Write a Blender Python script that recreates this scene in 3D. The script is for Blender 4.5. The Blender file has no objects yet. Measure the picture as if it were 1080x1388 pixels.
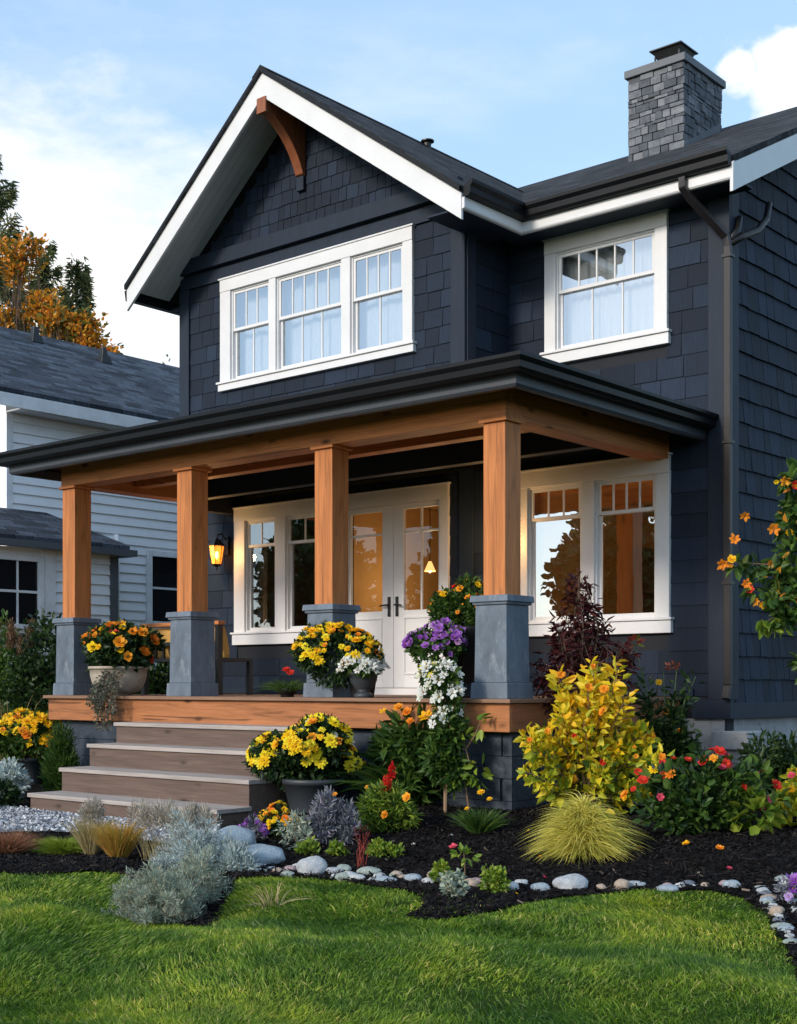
import bpy, bmesh, math, random
import numpy as np
from math import radians as R, sin, cos, pi
from mathutils import Vector, Matrix
sc = bpy.context.scene
col = sc.collection
random.seed(7)
RNG = np.random.default_rng(7)

# ------------------------------------------------------------------ camera, sky, sun, exposure
DECK = 1.08
CAM = np.array([7.0449, -9.6482, DECK + .1226]); YAW = .7072; FOC = 1830.77; HOR = 928.12
cam = bpy.data.cameras.new('camera'); camo = bpy.data.objects.new('camera', cam); col.objects.link(camo)
cam.sensor_fit = 'HORIZONTAL'; cam.sensor_width = 36; cam.lens = 36 * FOC / 1080
cam.shift_y = (HOR - 694) / 1080; cam.clip_end = 3000; cam.clip_start = .1
camo.location = CAM.tolist(); camo.rotation_euler = (pi / 2, 0, YAW)
sc.camera = camo
SUN_EL, SUN_DIR = R(24), (-.12, -1.0)
world = bpy.data.worlds.new('World'); sc.world = world; world.use_nodes = True
wn = world.node_tree; wn.nodes.clear()
def nd(t, kind, **kw):
    n = t.nodes.new(kind)
    for k, v in kw.items(): setattr(n, k, v)
    return n
def build_world():
    L = wn.links.new
    sky = nd(wn, 'ShaderNodeTexSky', sky_type='NISHITA'); sky.sun_disc = False
    sky.sun_elevation = SUN_EL; sky.sun_rotation = math.atan2(SUN_DIR[0], SUN_DIR[1])
    sky.air_density = 1.0; sky.dust_density = .9; sky.ozone_density = 2.2
    tc = nd(wn, 'ShaderNodeTexCoord')
    def blob(d, rad, soft):
        d = Vector(d).normalized()
        m = nd(wn, 'ShaderNodeVectorMath', operation='DOT_PRODUCT'); L(tc.outputs['Generated'], m.inputs[0]); m.inputs[1].default_value = d
        r = nd(wn, 'ShaderNodeMapRange', interpolation_type='SMOOTHSTEP'); L(m.outputs['Value'], r.inputs['Value'])
        r.inputs['From Min'].default_value = cos(R(rad + soft)); r.inputs['From Max'].default_value = cos(R(max(rad - soft, 0)))
        return r.outputs[0]
    def ray(u, v):
        f = Vector((-sin(YAW), cos(YAW), 0)); r = Vector((cos(YAW), sin(YAW), 0))
        return f + r * ((u - 540) / FOC) + Vector((0, 0, (HOR - v) / FOC))
    def noise(scale, det, rough, zs=2.2):
        mp = nd(wn, 'ShaderNodeMapping'); L(tc.outputs['Generated'], mp.inputs[0]); mp.inputs['Scale'].default_value = (1, 1, zs)
        n = nd(wn, 'ShaderNodeTexNoise'); L(mp.outputs[0], n.inputs['Vector']); n.inputs['Scale'].default_value = scale
        n.inputs['Detail'].default_value = det; n.inputs['Roughness'].default_value = rough; return n.outputs['Fac']
    n1 = noise(9, 8, .6); n2 = noise(3.2, 8, .62, 3.5); n3 = noise(26, 8, .65, 1.6)
    def math_(op, a, b):
        m = nd(wn, 'ShaderNodeMath', operation=op)
        for i, x in enumerate((a, b)):
            if isinstance(x, (int, float)): m.inputs[i].default_value = x
            else: L(x, m.inputs[i])
        return m.outputs[0]
    def ramp(x, a, b):
        r = nd(wn, 'ShaderNodeMapRange', interpolation_type='SMOOTHSTEP'); L(x, r.inputs['Value'])
        r.inputs['From Min'].default_value = a; r.inputs['From Max'].default_value = b; return r.outputs[0]
    # cumulus banks: one behind the left house, one at the right, thin veil elsewhere
    b1 = blob(ray(110, 520), 8.0, 7.0); b2 = blob(ray(1092, 120), 1.45, 1.5); b2b = blob(ray(1000, 105), .5, .7)
    m1 = ramp(math_('ADD', math_('MULTIPLY', b1, .62), math_('MULTIPLY', n1, .9)), .55, 1.0)
    m2 = ramp(math_('ADD', math_('MULTIPLY', math_('MAXIMUM', b2, math_('MULTIPLY', b2b, .75)), .6), math_('ADD', math_('MULTIPLY', n1, .5), math_('MULTIPLY', n3, .9))), .84, 1.18)
    m3 = math_('MULTIPLY', ramp(n2, .45, .78), .30)
    m = math_('MAXIMUM', math_('MAXIMUM', m1, m2), m3)
    m = math_('MINIMUM', m, 1.0)
    bg1 = nd(wn, 'ShaderNodeBackground'); bg1.inputs['Strength'].default_value = .15
    hs = nd(wn, 'ShaderNodeHueSaturation'); L(sky.outputs[0], hs.inputs['Color']); hs.inputs['Saturation'].default_value = 1.0
    L(hs.outputs[0], bg1.inputs['Color'])
    bg2 = nd(wn, 'ShaderNodeBackground'); cr = nd(wn, 'ShaderNodeMix', data_type='RGBA'); L(ramp(noise(5, 6, .6, 4), .38, .66), cr.inputs[0]); cr.inputs[6].default_value = (.80, .84, .90, 1); cr.inputs[7].default_value = (1, .97, .93, 1); L(cr.outputs[2], bg2.inputs['Color']); bg2.inputs['Strength'].default_value = .8
    bg3 = nd(wn, 'ShaderNodeBackground'); bg3.inputs['Color'].default_value = (.52, .76, 1, 1); bg3.inputs['Strength'].default_value = .78
    veil = nd(wn, 'ShaderNodeMixShader'); veil.inputs[0].default_value = .5; L(bg1.outputs[0], veil.inputs[1]); L(bg3.outputs[0], veil.inputs[2])
    mix = nd(wn, 'ShaderNodeMixShader'); L(m, mix.inputs[0]); L(veil.outputs[0], mix.inputs[1]); L(bg2.outputs[0], mix.inputs[2])
    out = nd(wn, 'ShaderNodeOutputWorld'); L(mix.outputs[0], out.inputs[0])
build_world()
sun = bpy.data.lights.new('sun', 'SUN'); sun.energy = 1.8; sun.angle = R(11); sun.color = (1, .89, .76)
suno = bpy.data.objects.new('sun', sun); col.objects.link(suno)
sd = Vector((SUN_DIR[0], SUN_DIR[1], 0)).normalized() * cos(SUN_EL) + Vector((0, 0, sin(SUN_EL)))
suno.rotation_euler = sd.to_track_quat('Z', 'Y').to_euler(); suno.location = (sd * 30)[:]
sc.view_settings.view_transform = 'Standard'; sc.view_settings.look = 'None'
sc.view_settings.exposure = 0.68; sc.view_settings.gamma = 1
sc.cycles.max_bounces = 8; sc.cycles.transparent_max_bounces = 16

# ------------------------------------------------------------------ terrain and view helpers
def ss(t): t = np.clip(t, 0, 1); return t * t * (3 - 2 * t)
def ground_h(x, y):
    x = np.asarray(x, float); y = np.asarray(y, float)
    z = -.1 + ss((x + 2.1) / .8) * (.2 * ss((y + 3.0) / 3.0) + .26 * ss(y / 2.8))
    lawn = ss((-2.6 - y) / 1.2)
    z = z + lawn * (.030 * np.sin(1.7 * x + .8 * y) + .034 * np.sin(3.1 * y - 1.1 * x + 1) + .018 * np.sin(4.3 * x + 3.9 * y))
    d = np.hypot(x - 7, y + 9.6)
    return z - .25 * ss((y * -1 - 9) / 8) - .2 * ss((d - 25) / 60)
FW = np.array([-sin(YAW), cos(YAW), 0]); RT = np.array([cos(YAW), sin(YAW), 0])
def ray(u, v): return FW + RT * ((u - 540) / FOC) + np.array([0, 0, (HOR - v) / FOC])
def at(u, v):                      # ground point seen at a photograph pixel
    d = ray(u, v); t0 = 3.0
    for i in range(2000):
        p = CAM + d * t0
        if p[2] <= ground_h(p[0], p[1]): break
        t0 += .02
    return (float(p[0]), float(p[1]), float(ground_h(p[0], p[1])))
def at_depth(u, v, dep): p = CAM + ray(u, v) * dep; return tuple(float(q) for q in p)
def depth_of(p): return float((np.array(p) - CAM) @ FW)
def mpp(p): return depth_of(p) / FOC  # metres per photograph pixel there

# ------------------------------------------------------------------ object helpers
def tag(o, label=None, cat=None, group=None, kind=None):
    if label: o['label'] = label
    if cat: o['category'] = cat
    if group: o['group'] = group
    if kind: o['kind'] = kind
    return o
def thing(name, label, cat, loc=(0, 0, 0), rz=0, group=None):
    o = bpy.data.objects.new(name, None); col.objects.link(o); o.location = loc; o.rotation_euler = (0, 0, rz)
    o.empty_display_size = .1
    return tag(o, label, cat, group)
def link(name, me, parent=None, loc=None, rot=None, mat=None):
    o = bpy.data.objects.new(name, me); col.objects.link(o)
    if parent: o.parent = parent
    if loc is not None: o.location = loc
    if rot is not None: o.rotation_euler = rot
    if mat is not None and me is not None and not me.materials:
        for m in (mat if isinstance(mat, (list, tuple)) else [mat]): me.materials.append(m)
    return o
class MB:
    def __init__(s): s.v = []; s.f = []
    def box(s, x0, x1, y0, y1, z0, z1):
        b = len(s.v)
        s.v += [(x0, y0, z0), (x1, y0, z0), (x1, y1, z0), (x0, y1, z0), (x0, y0, z1), (x1, y0, z1), (x1, y1, z1), (x0, y1, z1)]
        s.f += [tuple(b + i for i in q) for q in ((3, 2, 1, 0), (4, 5, 6, 7), (0, 1, 5, 4), (1, 2, 6, 5), (2, 3, 7, 6), (3, 0, 4, 7))]
        return s
    def hexa(s, pts):                # 8 points, bottom ring then top ring, same order as box
        b = len(s.v); s.v += [tuple(p) for p in pts]
        s.f += [tuple(b + i for i in q) for q in ((3, 2, 1, 0), (4, 5, 6, 7), (0, 1, 5, 4), (1, 2, 6, 5), (2, 3, 7, 6), (3, 0, 4, 7))]
        return s
    def taper(s, cx, cy, z0, z1, w0, w1, d0=None, d1=None):
        d0 = d0 or w0; d1 = d1 or w1
        return s.hexa([(cx - w0 / 2, cy - d0 / 2, z0), (cx + w0 / 2, cy - d0 / 2, z0), (cx + w0 / 2, cy + d0 / 2, z0), (cx - w0 / 2, cy + d0 / 2, z0),
                       (cx - w1 / 2, cy - d1 / 2, z1), (cx + w1 / 2, cy - d1 / 2, z1), (cx + w1 / 2, cy + d1 / 2, z1), (cx - w1 / 2, cy + d1 / 2, z1)])
    def poly(s, pts):
        b = len(s.v); s.v += [tuple(p) for p in pts]; s.f.append(tuple(range(b, b + len(pts)))); return s
    def prism(s, pts, vec):          # extrude planar polygon
        b = len(s.v); n = len(pts); v = Vector(vec)
        s.v += [tuple(p) for p in pts] + [tuple(Vector(p) + v) for p in pts]
        s.f.append(tuple(range(b + n - 1, b - 1, -1))); s.f.append(tuple(range(b + n, b + 2 * n)))
        for i in range(n):
            j = (i + 1) % n; s.f.append((b + i, b + j, b + n + j, b + n + i))
        return s
    def tube(s, path, rad, n=8, cap=True):
        path = [Vector(p) for p in path]; rad = rad if isinstance(rad, (list, tuple)) else [rad] * len(path)
        b = len(s.v); up = None
        for i, p in enumerate(path):
            t = (path[min(i + 1, len(path) - 1)] - path[max(i - 1, 0)]).normalized()
            if up is None: up = t.orthogonal().normalized()
            up = (up - t * up.dot(t)).normalized(); sd_ = t.cross(up)
            for k in range(n):
                a = 2 * pi * k / n; s.v.append(tuple(p + (up * cos(a) + sd_ * sin(a)) * rad[i]))
        for i in range(len(path) - 1):
            for k in range(n):
                s.f.append((b + i * n + k, b + i * n + (k + 1) % n, b + (i + 1) * n + (k + 1) % n, b + (i + 1) * n + k))
        if cap:
            s.f.append(tuple(b + k for k in range(n - 1, -1, -1))); e = b + (len(path) - 1) * n; s.f.append(tuple(e + k for k in range(n)))
        return s
    def lathe(s, prof, n=32, c=(0, 0)):
        b = len(s.v)
        for r, z in prof:
            for k in range(n): s.v.append((c[0] + r * cos(2 * pi * k / n), c[1] + r * sin(2 * pi * k / n), z))
        for i in range(len(prof) - 1):
            for k in range(n): s.f.append((b + i * n + k, b + i * n + (k + 1) % n, b + (i + 1) * n + (k + 1) % n, b + (i + 1) * n + k))
        return s
    def sweep(s, path, prof, closed_caps=True):   # path: plan points; prof: (offset to the right, z) polygon
        P = [Vector(p) for p in path]; n = len(prof); b = len(s.v)
        for i, p in enumerate(P):
            d0 = (P[i] - P[i - 1]).normalized() if i > 0 else None
            d1 = (P[i + 1] - P[i]).normalized() if i < len(P) - 1 else None
            if d0 is None: d0 = d1
            if d1 is None: d1 = d0
            n0 = Vector((d0.y, -d0.x)); n1 = Vector((d1.y, -d1.x)); m = (n0 + n1).normalized(); m = m / max(m.dot(n0), .2)
            for o, z in prof: s.v.append((p.x + m.x * o, p.y + m.y * o, z))
        for i in range(len(P) - 1):
            for k in range(n): s.f.append((b + i * n + k, b + (i + 1) * n + k, b + (i + 1) * n + (k + 1) % n, b + i * n + (k + 1) % n))
        s.f.append(tuple(b + k for k in range(n))); e = b + (len(P) - 1) * n; s.f.append(tuple(e + k for k in range(n - 1, -1, -1)))
        return s
    def build(s, name, mat, parent=None, bevel=0, smooth=False, off=None, loc=None):
        me = bpy.data.meshes.new(name)
        v = s.v if off is None else [(a - off[0], b - off[1], c - off[2]) for a, b, c in s.v]
        me.from_pydata(v, [], s.f)
        bm = bmesh.new(); bm.from_mesh(me); bmesh.ops.recalc_face_normals(bm, faces=bm.faces); bm.to_mesh(me); bm.free()
        if smooth: me.shade_smooth()
        o = link(name, me, parent, loc, None, mat)
        if bevel:
            m = o.modifiers.new('bevel', 'BEVEL'); m.width = bevel; m.segments = 2; m.limit_method = 'ANGLE'; m.angle_limit = R(40)
            m.harden_normals = False
        return o
def mesh_np(name, V, F):               # V (n,3), F (m,k) uniform faces
    me = bpy.data.meshes.new(name); V = np.ascontiguousarray(V, np.float32); F = np.ascontiguousarray(F, np.int32)
    me.vertices.add(len(V)); me.vertices.foreach_set('co', V.ravel())
    me.loops.add(F.size); me.loops.foreach_set('vertex_index', F.ravel())
    me.polygons.add(len(F)); me.polygons.foreach_set('loop_start', np.arange(0, F.size, F.shape[1], dtype=np.int32))
    me.update(calc_edges=True); me.validate(); return me

# ------------------------------------------------------------------ materials
def mat(name):
    m = bpy.data.materials.new(name); m.use_nodes = True; t = m.node_tree
    return m, t, t.nodes['Principled BSDF']
def setc(s, c): s.default_value = (c[0], c[1], c[2], 1)
def ramp_node(t, fac, stops):
    r = nd(t, 'ShaderNodeValToRGB'); t.links.new(fac, r.inputs[0]); e = r.color_ramp.elements
    while len(e) < len(stops): e.new(.5)
    for el, (p, c) in zip(e, stops): el.position = p; el.color = (c[0], c[1], c[2], 1)
    return r.outputs['Color']
def noise_node(t, scale, stretch=(1, 1, 1), detail=5, rough=.6, coord='Object', dist=0):
    tc = nd(t, 'ShaderNodeTexCoord'); mp = nd(t, 'ShaderNodeMapping'); t.links.new(tc.outputs[coord], mp.inputs[0])
    mp.inputs['Scale'].default_value = stretch
    n = nd(t, 'ShaderNodeTexNoise'); t.links.new(mp.outputs[0], n.inputs['Vector'])
    n.inputs['Scale'].default_value = scale; n.inputs['Detail'].default_value = detail; n.inputs['Roughness'].default_value = rough
    n.inputs['Distortion'].default_value = dist
    return n.outputs['Fac']
def bump(t, p, h, dist, strength=1.0, prev=None):
    b = nd(t, 'ShaderNodeBump'); t.links.new(h, b.inputs['Height']); b.inputs['Distance'].default_value = dist; b.inputs['Strength'].default_value = strength
    if prev is not None: t.links.new(prev, b.inputs['Normal'])
    t.links.new(b.outputs[0], p.inputs['Normal']); return b.outputs[0]
def mixc(t, fac, a, b, mode='MIX'):
    m = nd(t, 'ShaderNodeMix', data_type='RGBA', blend_type=mode)
    for sock, x in ((m.inputs[0], fac), (m.inputs[6], a), (m.inputs[7], b)):
        if isinstance(x, (int, float)): sock.default_value = x
        elif isinstance(x, tuple): sock.default_value = (x[0], x[1], x[2], 1)
        else: t.links.new(x, sock)
    return m.outputs[2]
def paint(name, c, rough=.55, var=.15, bscale=30, bdist=.002, stretch=(1, 1, 1), dirt=None, spec=.4):
    m, t, p = mat(name)
    n = noise_node(t, 2.5, stretch, 8, .65)
    lo = tuple(x * (1 - var) for x in c); hi = tuple(min(x * (1 + var), 1) for x in c)
    cc = ramp_node(t, n, [(.3, lo), (.7, hi)])
    if dirt:
        n2 = noise_node(t, 7, stretch, 10, .7); f = ramp_node(t, n2, [(.55, (0, 0, 0)), (.75, (1, 1, 1))]); cc = mixc(t, f, cc, dirt)
    t.links.new(cc, p.inputs['Base Color']); p.inputs['Roughness'].default_value = rough
    p.inputs['Specular IOR Level'].default_value = spec
    bump(t, p, noise_node(t, bscale, stretch, 6, .6), bdist); return m
def island(t): return nd(t, 'ShaderNodeNewGeometry').outputs['Random Per Island']
def siding_mat(name, c, grain=(60, 60, 3)):
    m, t, p = mat(name)
    base = ramp_node(t, island(t), [(0, tuple(x * .68 for x in c)), (.5, c), (.9, tuple(x * 1.3 for x in c)), (1, tuple(x * 1.6 for x in c))])
    n = noise_node(t, 1, grain, 6, .7)
    g = ramp_node(t, n, [(.3, (.72, .72, .72)), (.65, (1.12, 1.12, 1.12))])
    n2 = noise_node(t, 1.3, (1, 1, 1), 5, .6); g2 = ramp_node(t, n2, [(.3, (.88, .88, .88)), (.7, (1.1, 1.1, 1.1))])
    cc = mixc(t, 1.0, mixc(t, 1.0, base, g, 'MULTIPLY'), g2, 'MULTIPLY')
    t.links.new(cc, p.inputs['Base Color']); p.inputs['Roughness'].default_value = .7; p.inputs['Specular IOR Level'].default_value = .22
    bump(t, p, n, .006, .9); return m
def wood_mat(name, c, axis, rough=.55, dark=.5, knots=True):
    m, t, p = mat(name)
    st = [9, 9, 9]; st[axis] = .7
    n = noise_node(t, 1.6, tuple(st), 7, .62, dist=.6)
    fine = [70, 70, 70]; fine[axis] = 2.5
    n2 = noise_node(t, 1, tuple(fine), 4, .6)
    cc = ramp_node(t, n, [(.28, tuple(x * dark for x in c)), (.45, tuple(x * .86 for x in c)), (.62, c), (.8, tuple(min(1, x * 1.22) for x in c))])
    cc = mixc(t, 1.0, cc, ramp_node(t, n2, [(.3, (.78, .76, .72)), (.6, (1.05, 1.05, 1.05))]), 'MULTIPLY')
    if knots:
        tc = nd(t, 'ShaderNodeTexCoord'); mp = nd(t, 'ShaderNodeMapping'); t.links.new(tc.outputs['Object'], mp.inputs[0])
        ks = [6, 6, 6]; ks[axis] = 2.2; mp.inputs['Scale'].default_value = ks
        vo = nd(t, 'ShaderNodeTexVoronoi'); t.links.new(mp.outputs[0], vo.inputs['Vector']); vo.inputs['Scale'].default_value = 1
        k = ramp_node(t, vo.outputs['Distance'], [(.05, (1, 1, 1)), (.19, (0, 0, 0))])
        cc = mixc(t, k, cc, tuple(x * .16 for x in c))
        cs = [22, 22, 22]; cs[axis] = .55; ck = noise_node(t, 1, tuple(cs), 3, .5, dist=.4)
        cc = mixc(t, ramp_node(t, ck, [(.66, (0, 0, 0)), (.70, (.8, .8, .8))]), cc, tuple(x * .2 for x in c))
    t.links.new(cc, p.inputs['Base Color']); p.inputs['Roughness'].default_value = rough; p.inputs['Specular IOR Level'].default_value = .3
    bump(t, p, n2, .003, .8); return m
def leaf_mat(name, stops, rough=.45, trans=.35):
    m, t, p = mat(name)
    cc = ramp_node(t, island(t), [(i / (len(stops) - 1), s_) for i, s_ in enumerate(stops)])
    t.links.new(cc, p.inputs['Base Color']); p.inputs['Roughness'].default_value = rough; p.inputs['Specular IOR Level'].default_value = .35
    tr = nd(t, 'ShaderNodeBsdfTranslucent'); t.links.new(cc, tr.inputs['Color'])
    mx = nd(t, 'ShaderNodeMixShader'); mx.inputs[0].default_value = trans
    t.links.new(p.outputs[0], mx.inputs[1]); t.links.new(tr.outputs[0], mx.inputs[2])
    t.links.new(mx.outputs[0], t.nodes['Material Output'].inputs['Surface']); return m
def glass_mat(name, refl, tint=(1, 1, 1)):
    m, t, p = mat(name); t.nodes.remove(p)
    gl = nd(t, 'ShaderNodeBsdfGlossy'); gl.inputs['Roughness'].default_value = 0.0; gl.inputs['Color'].default_value = (.96, .98, 1, 1)
    tr = nd(t, 'ShaderNodeBsdfTransparent'); setc(tr.inputs['Color'], tint)
    b = nd(t, 'ShaderNodeBump'); b.inputs['Distance'].default_value = .004; b.inputs['Strength'].default_value = .14
    t.links.new(noise_node(t, 3.5, (1, 1, 1), 2, .5), b.inputs['Height']); t.links.new(b.outputs[0], gl.inputs['Normal'])
    fr = nd(t, 'ShaderNodeFresnel'); fr.inputs['IOR'].default_value = 1.5
    ad = nd(t, 'ShaderNodeMath', operation='ADD'); ad.use_clamp = True; t.links.new(fr.outputs[0], ad.inputs[0]); ad.inputs[1].default_value = refl
    geo = nd(t, 'ShaderNodeNewGeometry'); fb = nd(t, 'ShaderNodeMath', operation='SUBTRACT'); fb.inputs[0].default_value = 1; t.links.new(geo.outputs['Backfacing'], fb.inputs[1])
    ml = nd(t, 'ShaderNodeMath', operation='MULTIPLY'); t.links.new(ad.outputs[0], ml.inputs[0]); t.links.new(fb.outputs[0], ml.inputs[1])
    mx = nd(t, 'ShaderNodeMixShader'); t.links.new(ml.outputs[0], mx.inputs[0]); t.links.new(tr.outputs[0], mx.inputs[1]); t.links.new(gl.outputs[0], mx.inputs[2])
    t.links.new(mx.outputs[0], t.nodes['Material Output'].inputs['Surface']); return m
def emit_mat(name, c, s):
    m, t, p = mat(name); setc(p.inputs['Base Color'], c); setc(p.inputs['Emission Color'], c); p.inputs['Emission Strength'].default_value = s
    return m
def roof_mat(name, c, axis_u, course=.14, tab=.3):
    # asphalt shingles: courses run along axis_u (0 = x, 1 = y); slope measured by height
    m, t, p = mat(name); L = t.links.new
    tc = nd(t, 'ShaderNodeTexCoord'); sp = nd(t, 'ShaderNodeSeparateXYZ'); L(tc.outputs['Object'], sp.inputs[0])
    cb = nd(t, 'ShaderNodeCombineXYZ'); L(sp.outputs[axis_u], cb.inputs[0]); 
    ml = nd(t, 'ShaderNodeMath', operation='MULTIPLY'); L(sp.outputs[1 - axis_u], ml.inputs[0]); ml.inputs[1].default_value = 1.15; L(ml.outputs[0], cb.inputs[1])
    br = nd(t, 'ShaderNodeTexBrick'); L(cb.outputs[0], br.inputs['Vector']); br.inputs['Scale'].default_value = 1
    br.inputs['Brick Width'].default_value = tab; br.inputs['Row Height'].default_value = course; br.inputs['Mortar Size'].default_value = .006
    br.offset = .37; setc(br.inputs['Color1'], tuple(x * .45 for x in c)); setc(br.inputs['Color2'], tuple(x * 1.7 for x in c)); setc(br.inputs['Mortar'], tuple(x * .3 for x in c))
    n = noise_node(t, 34, (1, 1, 1), 5, .85)
    cc = mixc(t, 1.0, br.outputs['Color'], ramp_node(t, n, [(.35, (.25, .25, .25)), (.65, (2.0, 2.0, 2.0))]), 'MULTIPLY')
    L(cc, p.inputs['Base Color']); p.inputs['Roughness'].default_value = .9; p.inputs['Specular IOR Level'].default_value = .2
    b = bump(t, p, br.outputs['Fac'], -.012, .8); bump(t, p, n, .01, .7, b); return m

NAVY = (.0120, .0210, .0390)
M = {}
M['siding'] = siding_mat('navy_shingle', NAVY)
M['trim_navy'] = paint('navy_trim', (.0128, .0218, .0385), .6, .16, 40, .002, (3, 3, .6), spec=.25)
M['wall_core'] = paint('navy_core', (.012, .014, .02), .8)
M['white'] = paint('white_trim', (.69, .69, .70), .45, .05, 25, .0015)
M['soffit'] = paint('soffit_grey', (.52, .52, .53), .6, .08, 25, .002)
M['roof_main'] = roof_mat('charcoal_roof_x', (.030, .031, .034), 0)
M['roof_gable'] = roof_mat('charcoal_roof_y', (.030, .031, .034), 1)
M['gutter'] = paint('black_gutter', (.006, .0065, .008), .45, .2, 8, .001, spec=.2)
M['fascia_grey'] = paint('grey_fascia', (.050, .056, .068), .5, .12)
M['downspout'] = paint('brown_downspout', (.013, .011, .012), .45, .3, 8, .001, (2, 2, .5))
CEDAR = (.58, .208, .064)
M['cedar_z'] = wood_mat('cedar_post', CEDAR, 2, dark=.42)
M['cedar_x'] = wood_mat('cedar_beam_x', CEDAR, 0)
M['cedar_y'] = wood_mat('cedar_beam_y', CEDAR, 1)
M['bracket'] = wood_mat('bracket_wood', (.30, .10, .045), 2, dark=.6, knots=False)
M['dark_ceiling'] = wood_mat('porch_ceiling', (.06, .028, .016), 0, knots=False)
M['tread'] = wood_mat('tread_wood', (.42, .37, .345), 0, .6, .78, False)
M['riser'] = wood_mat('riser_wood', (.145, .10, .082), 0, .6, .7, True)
M['deck'] = wood_mat('deck_wood', (.27, .155, .10), 0, .6, .75, False)
M['pedestal'] = paint('pedestal_slate', (.115, .145, .185), .6, .42, 14, .006, (1.4, 1.4, .7), dirt=(.25, .28, .31))
M['concrete'] = paint('concrete', (.34, .34, .35), .85, .25, 18, .006, dirt=(.16, .16, .16))
M['black'] = paint('black_metal', (.01, .01, .011), .4)
M['glass_sky'] = glass_mat('upper_glass', .38)
M['glass_low'] = glass_mat('lower_glass', .24); M['glass_right'] = glass_mat('right_window_glass', .5); M['glass_door'] = glass_mat('door_glass', .03)
M['curtain'] = paint('curtain_cloth', (.52, .57, .60), .8, .08, 12, .01, (20, 20, .5))

# ------------------------------------------------------------------ shingled walls
def shingles(axis, plane, out, U0, U1, Z0, Z1, course, wmin, wmax, openings=(), clip=None, t0=.0145, seed=1):
    """axis: 0 wall runs along x at y=plane, 1 wall runs along y at x=plane; out = +1/-1 outward sign along the normal"""
    rg = random.Random(seed); mb = MB(); z = Z0
    while z < Z1 - .02:
        zt = min(z + course, Z1) ; iv = [(U0, U1)]
        if clip: iv = [clip((z + zt) / 2)]
        for a, b, c, d in openings:
            if zt > c + .01 and z < d - .01:
                n = []
                for p, q in iv:
                    if b <= p or a >= q: n.append((p, q)); continue
                    if a > p: n.append((p, a))
                    if b < q: n.append((b, q))
                iv = n
        for p, q in iv:
            u = p - rg.uniform(0, wmin) if False else p
            while u < q - .005:
                w = rg.uniform(wmin, wmax); e = min(u + w, q)
                if q - e < wmin * .4: e = q
                zb = z + rg.uniform(-.006, .004); g = .0035; o0 = t0 + rg.uniform(-.003, .004); o1 = .004
                def P(uu, off, zz): return (uu, plane + out * off, zz) if axis == 0 else (plane + out * off, uu, zz)
                mb.hexa([P(u + g, o0, zb), P(e - g, o0, zb), P(e - g, 0, zb), P(u + g, 0, zb), P(u + g, o1, zt + .004), P(e - g, o1, zt + .004), P(e - g, 0, zt + .004), P(u + g, 0, zt + .004)])
                u = e
        z = zt
    return mb
def wall_cells(mb, axis, a0, a1, U0, U1, Z0, Z1, openings=()):
    us = sorted({U0, U1, *[o[0] for o in openings], *[o[1] for o in openings]}); zs = sorted({Z0, Z1, *[o[2] for o in openings], *[o[3] for o in openings]})
    for i in range(len(us) - 1):
        for j in range(len(zs) - 1):
            um, zm = (us[i] + us[i + 1]) / 2, (zs[j] + zs[j + 1]) / 2
            if any(o[0] < um < o[1] and o[2] < zm < o[3] for o in openings): continue
            if axis == 0: mb.box(us[i], us[i + 1], a0, a1, zs[j], zs[j + 1])
            else: mb.box(a0, a1, us[i], us[i + 1], zs[j], zs[j + 1])
WY, GY, RX = 2.776, 1.959, .7535         # main front wall, gable front wall, right wall
GX0, GX1 = -6.614, -1.928
house = thing('craftsman_house', 'two storey navy shingled house with white trimmed windows and cedar porch', 'house')

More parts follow.
